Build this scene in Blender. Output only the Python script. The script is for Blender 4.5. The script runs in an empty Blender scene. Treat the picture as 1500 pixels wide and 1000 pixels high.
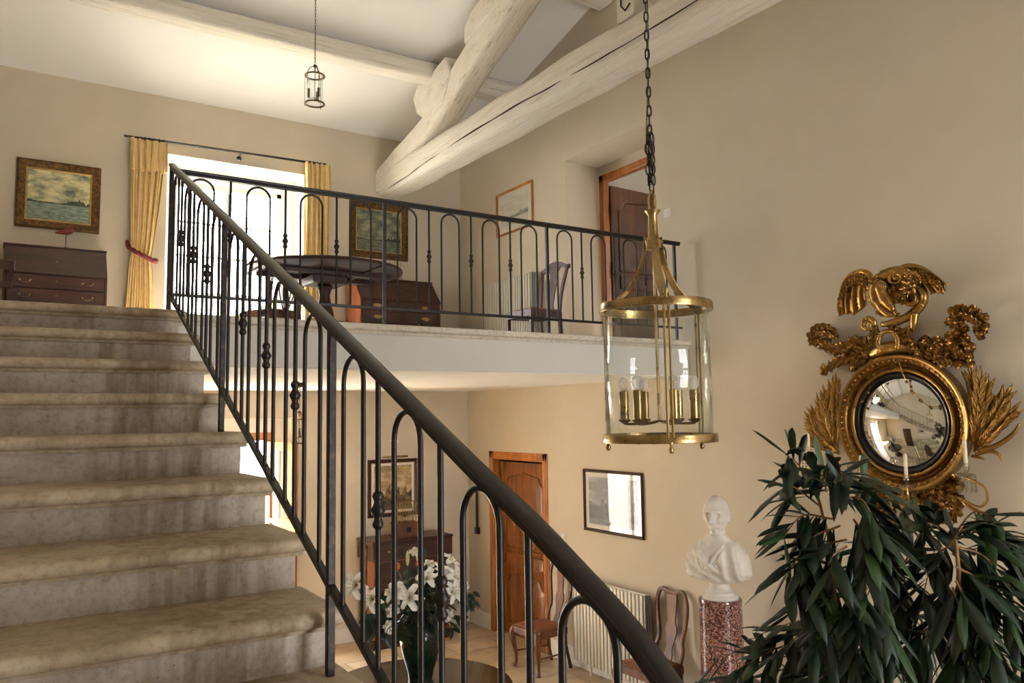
SKY = 15.0
SUN = 130.0
EXPO = 0.62
import bpy, bmesh, math, random
from mathutils import Vector, Matrix, Quaternion, noise
random.seed(7)
PI = math.pi
SC = bpy.context.scene
COL = SC.collection
CZ = 2.75                      # eye height above the lower floor
RM = [[0.8394450163805525, -0.5432233354976704, -0.015507167521775798], [0.03816554825712566, 0.08739383840066353, -0.9954424684208671], [0.5421028088840677, 0.8350273796590688, 0.09409473853313935]]
FPX = 1161.854
def ray(x, y):
    c = (x-750, y-500, FPX)
    return Vector([sum(RM[i][j]*c[i] for i in range(3)) for j in range(3)])
def onX(x, y, v): d = ray(x, y); d = d*(v/d.x); return Vector((d.x, d.y, d.z+CZ))
def onY(x, y, v): d = ray(x, y); d = d*(v/d.y); return Vector((d.x, d.y, d.z+CZ))
def onZ(x, y, v): d = ray(x, y); d = d*((v-CZ)/d.z); return Vector((d.x, d.y, v))
def onD(x, y, dep): d = ray(x, y)*(dep/FPX); return Vector((d.x, d.y, d.z+CZ))

# ------------------------------------------------------------------ materials
def srgb(*c):
    if len(c) == 1: h = c[0].lstrip('#'); c = [int(h[i:i+2], 16) for i in (0, 2, 4)]
    return tuple(((v/255)/12.92 if v/255 <= .04045 else (((v/255)+.055)/1.055)**2.4) for v in c) + (1,)
class NT:
    def __init__(s, name):
        s.m = bpy.data.materials.new(name); s.m.use_nodes = True
        s.t = s.m.node_tree; s.t.nodes.clear()
        s.out = s.n('ShaderNodeOutputMaterial')
    def n(s, typ, ins=None, **kw):
        nd = s.t.nodes.new(typ)
        for k, v in kw.items(): setattr(nd, k, v)
        for k, v in (ins or {}).items():
            if isinstance(v, tuple) and len(v) == 2 and hasattr(v[0], 'bl_idname'): s.t.links.new(v[0].outputs[v[1]], nd.inputs[k])
            else: nd.inputs[k].default_value = v
        return nd
    def l(s, a, ao, b, bi): s.t.links.new(a.outputs[ao], b.inputs[bi])
    def coords(s, kind='Object', scale=(1, 1, 1), rot=(0, 0, 0)):
        tc = s.n('ShaderNodeTexCoord'); mp = s.n('ShaderNodeMapping', {'Vector': (tc, kind), 'Scale': scale, 'Rotation': rot})
        return mp
    def ramp(s, src, so, stops, interp='LINEAR'):
        r = s.n('ShaderNodeValToRGB', {'Fac': (src, so)}); r.color_ramp.interpolation = interp
        e = r.color_ramp.elements
        while len(e) < len(stops): e.new(.5)
        for i, (p, c) in enumerate(stops): e[i].position = p; e[i].color = c
        return r
    def bump(s, src, so, strength=.2, dist=.01, normal=None):
        b = s.n('ShaderNodeBump', {'Height': (src, so), 'Strength': strength, 'Distance': dist})
        if normal: s.l(normal, 'Normal', b, 'Normal')
        return b
    def bsdf(s, **kw):
        b = s.n('ShaderNodeBsdfPrincipled')
        for k, v in kw.items():
            k = k.replace('_', ' ')
            if isinstance(v, tuple) and len(v) == 2 and hasattr(v[0], 'bl_idname'): s.l(v[0], v[1], b, k)
            else: b.inputs[k].default_value = v
        s.l(b, 'BSDF', s.out, 'Surface'); return b
MATS = {}
def mat(name, c1, c2=None, rough=.5, metal=0, scale=5, bump=0, bdist=.005, stretch=(1, 1, 1), coat=0, detail=6, contrast=(.3, .7), spec=.5, bscale=None, rrange=0, sheen=0, coatrough=.05):
    """two-tone noise material with bump"""
    t = NT(name); mp = t.coords('Object', stretch)
    nz = t.n('ShaderNodeTexNoise', {'Vector': (mp, 'Vector'), 'Scale': scale, 'Detail': detail, 'Roughness': .6})
    col = t.ramp(nz, 'Fac', [(contrast[0], c1), (contrast[1], c2 or c1)])
    kw = dict(Base_Color=(col, 'Color'), Roughness=rough, Metallic=metal)
    if rrange:
        r = t.ramp(nz, 'Fac', [(contrast[0], (rough-rrange,)*3+(1,)), (contrast[1], (rough+rrange,)*3+(1,))]); kw['Roughness'] = (r, 'Color')
    if bump:
        src = nz
        if bscale: src = t.n('ShaderNodeTexNoise', {'Vector': (mp, 'Vector'), 'Scale': bscale, 'Detail': 8, 'Roughness': .65})
        kw['Normal'] = (t.bump(src, 'Fac', bump, bdist), 'Normal')
    b = t.bsdf(**kw); b.inputs['Coat Weight'].default_value = coat; b.inputs['Coat Roughness'].default_value = coatrough
    b.inputs['Specular IOR Level'].default_value = spec
    if sheen: b.inputs['Sheen Weight'].default_value = sheen
    MATS[name] = t.m; return t.m

m_wall = mat('cream_plaster', srgb('#cbbea8'), srgb('#d1c5b0'), rough=.85, scale=1.5, bump=.12, bdist=.004, bscale=9, spec=.2)
m_white = mat('white_plaster', srgb('#f0ede6'), srgb('#f3f0ea'), rough=.85, scale=1.5, bump=.08, bdist=.004, bscale=7, spec=.2)
m_face = mat('pale_grey_plaster', srgb('#cfccc4'), srgb('#d4d1c9'), rough=.8, scale=1.5, bump=.08, bdist=.003, bscale=8, spec=.2)
m_paint = mat('white_paint', srgb('#e6e0d3'), srgb('#ebe6da'), rough=.45, scale=4)

def stone(name, a, b, c, side=0, streak=0):
    t = NT(name); mp = t.coords('Object')
    n1 = t.n('ShaderNodeTexNoise', {'Vector': (mp, 'Vector'), 'Scale': 2.2, 'Detail': 8, 'Roughness': .65})
    n2 = t.n('ShaderNodeTexNoise', {'Vector': (mp, 'Vector'), 'Scale': 38., 'Detail': 10, 'Roughness': .75})
    vo = t.n('ShaderNodeTexVoronoi', {'Vector': (mp, 'Vector'), 'Scale': 22.}, feature='F1')
    col = t.ramp(n1, 'Fac', [(.3, a), (.52, b), (.72, c)])
    fine = t.ramp(n2, 'Fac', [(.36, (.62, .58, .52, 1)), (.5, (1, 1, 1, 1)), (.68, (1.12, 1.1, 1.06, 1))])
    mx = t.n('ShaderNodeMix', {'Factor': .75}, data_type='RGBA', blend_type='MULTIPLY')
    t.l(col, 'Color', mx, 6); t.l(fine, 'Color', mx, 7)
    pit = t.ramp(vo, 'Distance', [(.03, (.28, .22, .16, 1)), (.075, (1, 1, 1, 1))])
    gate = t.n('ShaderNodeTexNoise', {'Vector': (mp, 'Vector'), 'Scale': 7., 'Detail': 3})
    gr = t.ramp(gate, 'Fac', [(.52, (0, 0, 0, 1)), (.6, (1, 1, 1, 1))])
    mx2 = t.n('ShaderNodeMix', {}, data_type='RGBA', blend_type='MULTIPLY')
    t.l(gr, 'Color', mx2, 0); t.l(mx, 2, mx2, 6); t.l(pit, 'Color', mx2, 7)
    if streak:                                   # brown vertical streak noise, masked towards the open end of the flight
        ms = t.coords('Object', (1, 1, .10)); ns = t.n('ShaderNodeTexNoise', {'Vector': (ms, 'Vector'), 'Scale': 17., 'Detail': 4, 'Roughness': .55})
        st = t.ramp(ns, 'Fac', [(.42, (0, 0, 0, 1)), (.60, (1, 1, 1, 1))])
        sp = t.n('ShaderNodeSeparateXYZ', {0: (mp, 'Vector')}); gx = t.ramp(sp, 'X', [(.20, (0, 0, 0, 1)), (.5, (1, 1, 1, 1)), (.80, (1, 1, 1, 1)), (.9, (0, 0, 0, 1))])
        ml = t.n('ShaderNodeMath', {0: (st, 'Color'), 1: (gx, 'Color')}, operation='MULTIPLY'); m3 = t.n('ShaderNodeMath', {0: (ml, 'Value'), 1: streak}, operation='MULTIPLY')
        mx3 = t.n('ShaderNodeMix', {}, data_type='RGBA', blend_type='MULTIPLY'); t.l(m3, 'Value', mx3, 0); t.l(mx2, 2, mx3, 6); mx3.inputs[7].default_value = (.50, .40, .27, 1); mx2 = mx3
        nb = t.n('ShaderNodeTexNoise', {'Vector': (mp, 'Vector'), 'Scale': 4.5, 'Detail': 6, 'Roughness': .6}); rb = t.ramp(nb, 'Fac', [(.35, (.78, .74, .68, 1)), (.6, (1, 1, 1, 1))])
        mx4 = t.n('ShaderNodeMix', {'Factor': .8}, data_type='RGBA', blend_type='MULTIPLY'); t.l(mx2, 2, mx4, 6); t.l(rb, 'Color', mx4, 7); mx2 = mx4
    bp = t.bump(n2, 'Fac', .35, .004)
    t.bsdf(Base_Color=(mx2, 2), Roughness=.62, Normal=(bp, 'Normal'))
    return t.m
m_tread = stone('worn_limestone', srgb('#a08e72'), srgb('#b2a288'), srgb('#c4b69d'), streak=.6)
m_riser = stone('pitted_limestone', srgb('#a3968a'), srgb('#b5a99b'), srgb('#c8bfb2'), streak=.7)
m_edge = stone('pale_limestone', srgb('#c4bbaa'), srgb('#cdc5b5'), srgb('#d8d1c3'))

def floor_tiles():
    t = NT('stone_floor_tiles'); mp = t.coords('Object', (1, 1, 1), (0, 0, .0))
    br = t.n('ShaderNodeTexBrick', {'Vector': (mp, 'Vector'), 'Scale': 1., 'Mortar Size': .008, 'Mortar Smooth': .3, 'Bias': 0., 'Brick Width': .62, 'Row Height': .42,
        'Color1': srgb('#b39d7c'), 'Color2': srgb('#cdba9a'), 'Mortar': srgb('#96876f')}, offset=.5)
    nz = t.n('ShaderNodeTexNoise', {'Vector': (mp, 'Vector'), 'Scale': 3.5, 'Detail': 8, 'Roughness': .65})
    f = t.ramp(nz, 'Fac', [(.3, (.68, .62, .55, 1)), (.55, (1, 1, 1, 1)), (.75, (1.15, 1.13, 1.1, 1))])
    mx = t.n('ShaderNodeMix', {'Factor': 1.}, data_type='RGBA', blend_type='MULTIPLY'); t.l(br, 'Color', mx, 6); t.l(f, 'Color', mx, 7)
    inv = t.n('ShaderNodeMath', {0: 1., 1: (br, 'Fac')}, operation='SUBTRACT')
    b1 = t.bump(inv, 'Value', .5, .006); b2 = t.bump(nz, 'Fac', .2, .008, b1)
    t.bsdf(Base_Color=(mx, 2), Roughness=.38, Normal=(b2, 'Normal')); return t.m
m_floor = floor_tiles()

def beam_mat(name, axis):
    t = NT(name)
    st = {'X': (.05, 1, 1), 'Y': (1, .05, 1), 'R': (1, .10, .25)}[axis]
    mp = t.coords('Object', st)
    n1 = t.n('ShaderNodeTexNoise', {'Vector': (mp, 'Vector'), 'Scale': 34., 'Detail': 9, 'Roughness': .62})
    mo = t.coords('Object')
    n2 = t.n('ShaderNodeTexNoise', {'Vector': (mo, 'Vector'), 'Scale': 2.6, 'Detail': 5})
    spk = t.n('ShaderNodeTexNoise', {'Vector': (mo, 'Vector'), 'Scale': 90., 'Detail': 3, 'Roughness': .8})
    col = t.ramp(n1, 'Fac', [(.27, srgb('#8f7f66')), (.33, srgb('#cfc5b2')), (.42, srgb('#e2dacb')), (.7, srgb('#ece6da'))])
    sp = t.ramp(spk, 'Fac', [(.34, srgb('#6b563d')), (.39, (1, 1, 1, 1))])
    gt = t.ramp(n2, 'Fac', [(.45, (0, 0, 0, 1)), (.62, (1, 1, 1, 1))])
    mx = t.n('ShaderNodeMix', {}, data_type='RGBA', blend_type='MULTIPLY'); t.l(gt, 'Color', mx, 0); t.l(col, 'Color', mx, 6); t.l(sp, 'Color', mx, 7)
    b = t.bump(n1, 'Fac', .6, .02)
    t.bsdf(Base_Color=(mx, 2), Roughness=.8, Normal=(b, 'Normal'), Specular_IOR_Level=.2); return t.m
m_beamx = beam_mat('whitewashed_oak_x', 'X'); m_beamy = beam_mat('whitewashed_oak_y', 'Y'); m_beamr = beam_mat('whitewashed_oak_r', 'R')
m_crack = mat('dark_split', srgb('#2a1d10'), srgb('#3a2a18'), rough=.9)

def wood(name, a, b, c, rough=.35, coat=.3, axis='Z', scale=1.):
    t = NT(name); s = {'Z': (6, 6, .7), 'X': (.7, 6, 6), 'Y': (6, .7, 6)}[axis]
    mp = t.coords('Object', tuple(v*scale for v in s))
    nz = t.n('ShaderNodeTexNoise', {'Vector': (mp, 'Vector'), 'Scale': 2.2, 'Detail': 8, 'Roughness': .62, 'Distortion': .6})
    n2 = t.n('ShaderNodeTexNoise', {'Vector': (mp, 'Vector'), 'Scale': 16., 'Detail': 4, 'Roughness': .7})
    col = t.ramp(nz, 'Fac', [(.3, a), (.5, b), (.7, c)])
    f = t.ramp(n2, 'Fac', [(.35, (.72, .7, .68, 1)), (.6, (1, 1, 1, 1))])
    mx = t.n('ShaderNodeMix', {'Factor': .8}, data_type='RGBA', blend_type='MULTIPLY'); t.l(col, 'Color', mx, 6); t.l(f, 'Color', mx, 7)
    bp = t.bump(n2, 'Fac', .08, .002)
    b = t.bsdf(Base_Color=(mx, 2), Roughness=rough, Normal=(bp, 'Normal')); b.inputs['Coat Weight'].default_value = coat; b.inputs['Coat Roughness'].default_value = .12
    return t.m
m_mahog = wood('dark_mahogany', srgb('#22110a'), srgb('#38190c'), srgb('#4d2711'), axis='X', rough=.42, coat=.08)
m_mahogz = wood('dark_mahogany_upright', srgb('#2b160c'), srgb('#3e2011'), srgb('#54301a'), axis='Z', rough=.5, coat=.0)
m_walnut = wood('polished_walnut', srgb('#3c1e0d'), srgb('#5e3317'), srgb('#7d4a22'), coat=.0, rough=.5)
m_redside = wood('red_brown_walnut', srgb('#5b2c14'), srgb('#7c4020'), srgb('#8f4f2b'), coat=.3)
m_pine = wood('honey_pine', srgb('#8a4c12'), srgb('#b06a20'), srgb('#c9853a'), coat=.25, rough=.4)
m_pinedk = wood('aged_pine', srgb('#5d3009'), srgb('#7d4814'), srgb('#96601f'), coat=.3, rough=.38)
m_olddoor = wood('dark_aged_walnut', srgb('#2a1708'), srgb('#44280f'), srgb('#5e3a18'), coat=.05, rough=.5)
m_iron = mat('wrought_iron', srgb('#100c09'), srgb('#211811'), rough=.40, metal=.15, scale=22, bump=.15, bdist=.002, contrast=(.35, .75))
m_ironrub = mat('rubbed_iron', srgb('#1a1410'), srgb('#54422e'), rough=.42, metal=.5, scale=34, bump=.2, bdist=.002, contrast=(.48, .85))
m_handrail = mat('black_handrail_iron', srgb('#0d0907'), srgb('#19120d'), rough=.38, metal=.0, scale=12, bump=.08, bdist=.002, coat=.2)
m_brass = mat('aged_brass', srgb('#8f7548'), srgb('#b39a6b'), rough=.3, metal=1, scale=9, rrange=.08, contrast=(.35, .65))
m_brassdk = mat('dark_brass', srgb('#5c4521'), srgb('#8a6c38'), rough=.32, metal=1, scale=14)
m_brown_brass = mat('bronzed_metal', srgb('#3c2a14'), srgb('#66491f'), rough=.35, metal=1, scale=14)
def gilt():
    t = NT('antique_gilt'); mp = t.coords('Object')
    nz = t.n('ShaderNodeTexNoise', {'Vector': (mp, 'Vector'), 'Scale': 16., 'Detail': 6, 'Roughness': .6})
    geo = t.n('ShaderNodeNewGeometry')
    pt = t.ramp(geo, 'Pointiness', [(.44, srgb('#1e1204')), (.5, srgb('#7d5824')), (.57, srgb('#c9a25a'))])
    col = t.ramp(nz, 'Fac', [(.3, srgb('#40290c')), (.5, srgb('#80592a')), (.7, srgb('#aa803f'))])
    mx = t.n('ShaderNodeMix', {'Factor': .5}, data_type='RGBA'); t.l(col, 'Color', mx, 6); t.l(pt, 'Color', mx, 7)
    r = t.ramp(nz, 'Fac', [(.3, (.42, .42, .42, 1)), (.7, (.22, .22, .22, 1))])
    t.bsdf(Base_Color=(mx, 2), Metallic=.9, Roughness=(r, 'Color'), Normal=(t.bump(nz, 'Fac', .35, .006), 'Normal')); return t.m
m_gilt = gilt()
m_giltframe = mat('carved_gilt_frame', srgb('#35240f'), srgb('#705026'), rough=.45, metal=.6, scale=30, bump=.9, bdist=.012, contrast=(.35, .65))
m_goldline = mat('pale_gold_leaf', srgb('#9c7a42'), srgb('#bb9a60'), rough=.4, metal=.6, scale=20)
m_ebony = mat('ebonised_wood', srgb('#0b0a09'), srgb('#15120f'), rough=.3, scale=8)
m_marble = mat('white_marble', srgb('#d3cabb'), srgb('#e9e3d8'), rough=.42, scale=6, bump=.05, bdist=.003)
def granite():
    t = NT('red_granite'); mp = t.coords('Object')
    v = t.n('ShaderNodeTexVoronoi', {'Vector': (mp, 'Vector'), 'Scale': 95.})
    n = t.n('ShaderNodeTexNoise', {'Vector': (mp, 'Vector'), 'Scale': 55., 'Detail': 5, 'Roughness': .7})
    c = t.ramp(v, 'Color', [(.15, srgb('#2c1c18')), (.35, srgb('#6d4038')), (.6, srgb('#9a6a5c')), (.85, srgb('#b99384'))])
    f = t.ramp(n, 'Fac', [(.38, (.35, .3, .28, 1)), (.52, (1, 1, 1, 1))])
    mx = t.n('ShaderNodeMix', {'Factor': .85}, data_type='RGBA', blend_type='MULTIPLY'); t.l(c, 'Color', mx, 6); t.l(f, 'Color', mx, 7)
    b = t.bsdf(Base_Color=(mx, 2), Roughness=.12); b.inputs['Coat Weight'].default_value = .5; b.inputs['Coat Roughness'].default_value = .04; return t.m
m_granite = granite()
m_curtain = mat('yellow_linen', srgb('#d8b673'), srgb('#e6ca90'), rough=.9, scale=14, bump=.15, bdist=.002, sheen=.3, spec=.1)
m_lining = mat('cream_lining', srgb('#dccfa6'), srgb('#e2d8b4'), rough=.9, scale=14, spec=.1)
m_rope = mat('burgundy_rope', srgb('#4a0f18'), srgb('#6f1f26'), rough=.9, scale=60, contrast=(.4, .6))
m_radiator = mat('cream_enamel', srgb('#cfc8b6'), srgb('#d6cfbe'), rough=.35, scale=3)
m_radside = mat('grey_enamel', srgb('#8f9090'), srgb('#a5a6a4'), rough=.4, scale=3)
m_leaf = mat('dark_green_leaf', srgb('#121e10'), srgb('#22361d'), rough=.42, scale=9, contrast=(.35, .7), coat=.0, bump=.1, bdist=.002)
m_leaf2 = mat('mid_green_leaf', srgb('#1d3016'), srgb('#355026'), rough=.4, scale=9)
m_stem = mat('tan_bark', srgb('#7d5a34'), srgb('#a07848'), rough=.7, scale=30, bump=.3)
m_petal = mat('white_petal', srgb('#e8e6da'), srgb('#f3f2ea'), rough=.6, scale=8)
m_petaly = mat('yellow_green_petal', srgb('#b8b45a'), srgb('#cfcc84'), rough=.6, scale=8)
m_orange = mat('orange_petal', srgb('#b4521c'), srgb('#d07030'), rough=.6, scale=8)
m_greenglaze = mat('dark_green_glaze', srgb('#0c1a10'), srgb('#1a3020'), rough=.14, scale=7, coat=.05, spec=.3)
m_leather = mat('brown_leather', srgb('#3b2a1c'), srgb('#4d3826'), rough=.4, scale=20, bump=.15, bdist=.003)
m_candle = mat('ivory_candle', srgb('#d8ccaa'), srgb('#e2d8b8'), rough=.5, scale=6)
m_paper = mat('cream_mount', srgb('#e2dccd'), srgb('#e8e2d5'), rough=.8, scale=4)
m_tabletop = mat('dark_olive_brown_polish', srgb('#2a2418'), srgb('#3b3324'), rough=.22, scale=3, coat=.3)
m_plastic = mat('white_plastic', srgb('#dcd8ce'), srgb('#e2ded6'), rough=.4, scale=4)
m_redbird = mat('red_painted_wood', srgb('#5f1d14'), srgb('#7a2a1c'), rough=.5, scale=12)
m_dark = mat('black_void', srgb('#0d0a08'), rough=.8)
m_sofa = mat('patterned_linen', srgb('#8f8a6c'), srgb('#cfc6a8'), rough=.9, scale=9, contrast=(.42, .58))
m_hedge = mat('hedge_foliage', srgb('#3f5a2a'), srgb('#8a9a4a'), rough=.8, scale=6, bump=1, bdist=.1)
m_gravel = mat('pale_gravel', srgb('#cfc5b2'), srgb('#ddd5c4'), rough=.9, scale=12)

def thin_glass(name, tint=(1, 1, 1, 1), edge=(.75, .82, .82, 1), rough=.0, mul=1.0):
    t = NT(name)
    lw = t.n('ShaderNodeLayerWeight', {'Blend': .12})
    lw2 = t.n('ShaderNodeLayerWeight', {'Blend': .35})
    mxc = t.n('ShaderNodeMix', {}, data_type='RGBA'); t.l(lw2, 'Facing', mxc, 0); mxc.inputs[6].default_value = tint; mxc.inputs[7].default_value = edge
    tr = t.n('ShaderNodeBsdfTransparent'); t.l(mxc, 2, tr, 'Color')
    gl = t.n('ShaderNodeBsdfGlossy', {'Roughness': rough, 'Color': (1, 1, 1, 1)})
    lw3 = t.n('ShaderNodeLayerWeight', {'Blend': .5})
    pw = t.n('ShaderNodeMath', {0: (lw3, 'Facing'), 1: 5.}, operation='POWER')
    fr = t.n('ShaderNodeMath', {0: (pw, 'Value'), 1: .92, 2: .04}, operation='MULTIPLY_ADD')
    f = t.n('ShaderNodeMath', {0: (fr, 'Value'), 1: mul}, operation='MULTIPLY')
    mx = t.n('ShaderNodeMixShader', {0: (f, 'Value')}); t.l(tr, 'BSDF', mx, 1); t.l(gl, 'BSDF', mx, 2)
    t.l(mx, 'Shader', t.out, 'Surface'); return t.m
m_pane = thin_glass('window_glass', edge=(.97, .98, .98, 1), mul=1.)
m_lglass = thin_glass('lantern_glass', (.993, .996, .995, 1), (.90, .94, .935, 1), mul=.8)
m_bulb0 = thin_glass('bulb_glass', (.99, .99, .99, 1), (.86, .87, .87, 1), mul=1.6)
t_ = NT('bulb_glass_clear'); lw_ = t_.n('ShaderNodeLayerWeight', {'Blend': .3}); tr_ = t_.n('ShaderNodeBsdfTransparent', {'Color': (.99, .99, .99, 1)}); df_ = t_.n('ShaderNodeBsdfPrincipled', {'Base Color': (.8, .8, .8, 1), 'Roughness': .12})
f_ = t_.n('ShaderNodeMapRange', {0: (lw_, 'Facing'), 3: .16, 4: .6}); mx_ = t_.n('ShaderNodeMixShader', {0: (f_, 'Result')}); t_.l(tr_, 'BSDF', mx_, 1); t_.l(df_, 'BSDF', mx_, 2); t_.l(mx_, 'Shader', t_.out, 'Surface'); m_bulb = t_.m
m_crystal = thin_glass('crystal', (.9, .88, .82, 1), (.4, .36, .28, 1), mul=2.5)
t_ = NT('silvered_glass'); t_.bsdf(Base_Color=(.82, .84, .82, 1), Metallic=1., Roughness=.03); m_mirror = t_.m

def picture_mat(name, sky, cloud, horizon, land, water, water2, hor=.42, glaze=.0, landamp=.10, landbase=.02, seed=0., dark=None, fullland=False):
    """small landscape: clouded sky, dark land on the horizon, water below (UV space)"""
    t = NT(name); tc = t.n('ShaderNodeTexCoord'); sx = t.n('ShaderNodeSeparateXYZ', {0: (tc, 'UV')})
    mp = t.n('ShaderNodeMapping', {'Vector': (tc, 'UV'), 'Scale': (2.2, 3.6, 1), 'Location': (seed, seed*.7, seed)})
    cl = t.n('ShaderNodeTexNoise', {'Vector': (mp, 'Vector'), 'Scale': 1.6, 'Detail': 7, 'Roughness': .6})
    skyc = t.ramp(cl, 'Fac', [(.34, dark or sky), (.48, sky), (.60, cloud)])
    mw = t.n('ShaderNodeMapping', {'Vector': (tc, 'UV'), 'Scale': (5, 16, 1), 'Location': (seed, 0, 0)})
    wn = t.n('ShaderNodeTexNoise', {'Vector': (mw, 'Vector'), 'Scale': 1.5, 'Detail': 5, 'Roughness': .7})
    wat = t.ramp(wn, 'Fac', [(.38, water), (.62, water2)])
    ml = t.n('ShaderNodeMapping', {'Vector': (tc, 'UV'), 'Scale': (9, 3, 1), 'Location': (seed+3, 0, 0)})
    ln = t.n('ShaderNodeTexNoise', {'Vector': (ml, 'Vector'), 'Scale': 1., 'Detail': 6, 'Roughness': .65})
    # top edge of the land = hor + landbase + (noise-.4)*amp*4 * u-dependence
    a = t.n('ShaderNodeMath', {0: (ln, 'Fac'), 1: .30}, operation='SUBTRACT')
    ux = t.ramp(sx, 'X', [(0, (.45,)*3+(1,)), (.25, (.15,)*3+(1,)), (.55, (.2,)*3+(1,)), (.8, (1,)*3+(1,)), (1, (.9,)*3+(1,))]) if not fullland else t.ramp(sx, 'X', [(0, (.7,)*3+(1,)), (.5, (1,)*3+(1,)), (1, (.8,)*3+(1,))])
    b0 = t.n('ShaderNodeMath', {0: (a, 'Value'), 1: (ux, 'Color')}, operation='MULTIPLY'); b = t.n('ShaderNodeMath', {0: (b0, 'Value'), 1: landamp*4}, operation='MULTIPLY')
    c = t.n('ShaderNodeMath', {0: (b, 'Value'), 1: hor+landbase}, operation='ADD')
    island = t.n('ShaderNodeMath', {0: (sx, 'Y'), 1: (c, 'Value')}, operation='LESS_THAN')
    iswater = t.n('ShaderNodeMath', {0: (sx, 'Y'), 1: hor}, operation='LESS_THAN')
    m1 = t.n('ShaderNodeMix', {}, data_type='RGBA'); t.l(island, 'Value', m1, 0); t.l(skyc, 'Color', m1, 6)
    landc = t.ramp(cl, 'Fac', [(.4, land), (.65, horizon)]); t.l(landc, 'Color', m1, 7)
    m2 = t.n('ShaderNodeMix', {}, data_type='RGBA'); t.l(iswater, 'Value', m2, 0); t.l(m1, 2, m2, 6); t.l(wat, 'Color', m2, 7)
    bs = t.bsdf(Base_Color=(m2, 2), Roughness=.45); bs.inputs['Coat Weight'].default_value = glaze; bs.inputs['Coat Roughness'].default_value = .02
    return t.m
m_river = picture_mat('oil_river_landscape', srgb('#a8a47c'), srgb('#d6cc9c'), srgb('#4d5a3c'), srgb('#1e2417'), srgb('#56695c'), srgb('#93a08a'), hor=.34, landamp=.09, landbase=.012, dark=srgb('#4c5a58'))
m_harbour = picture_mat('oil_harbour_scene', srgb('#5d6450'), srgb('#8d8d6c'), srgb('#2d3024'), srgb('#15160f'), srgb('#3c4638'), srgb('#6b705a'), hor=.26, landamp=.11, landbase=.0, seed=4.3, dark=srgb('#3d463c'))
m_hills = picture_mat('watercolour_hills', srgb('#cfcbbb'), srgb('#dfdacb'), srgb('#a3a697'), srgb('#6b7268'), srgb('#c4c2b2'), srgb('#d8d4c6'), hor=.24, landamp=.14, landbase=.06, glaze=.0, seed=8.1)
m_battle = picture_mat('sepia_battle_print', srgb('#a68d5f'), srgb('#c9b282'), srgb('#8f7850'), srgb('#2c2314'), srgb('#3a2e1b'), srgb('#8c7448'), hor=.05, landamp=.28, landbase=.16, glaze=.1, fullland=True, seed=2.2, dark=srgb('#8a7450'))
m_engrave = picture_mat('grey_engraving', srgb('#6f6d69'), srgb('#9a9892'), srgb('#55534f'), srgb('#222120'), srgb('#4a4947'), srgb('#7d7b77'), hor=.12, landamp=.22, landbase=.20, glaze=.0, fullland=True, seed=11.)
for _m in (m_hills,): pass

# ------------------------------------------------------------------ mesh builder
def catmull(pts, n=6, closed=False):
    P = [Vector(p) for p in pts]
    if len(P) < 3: return P
    out = []
    N = len(P); rng = range(N if closed else N-1)
    for i in rng:
        p0 = P[(i-1) % N] if (closed or i > 0) else P[0]*2-P[1]
        p1 = P[i]; p2 = P[(i+1) % N]
        p3 = P[(i+2) % N] if (closed or i+2 < N) else P[-1]*2-P[-2]
        for k in range(n):
            t = k/n; t2 = t*t; t3 = t2*t
            out.append(.5*((2*p1)+(p2-p0)*t+(2*p0-5*p1+4*p2-p3)*t2+(3*p1-p0-3*p2+p3)*t3))
    if not closed: out.append(P[-1])
    return out
def lerp1(vals, n):
    """resample a list of scalars to n values"""
    if not hasattr(vals, '__len__'): return [vals]*n
    m = len(vals); r = []
    for i in range(n):
        f = i*(m-1)/max(1, n-1); k = min(int(f), m-2) if m > 1 else 0
        r.append(vals[0] if m == 1 else vals[k]+(vals[k+1]-vals[k])*(f-k))
    return r
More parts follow.
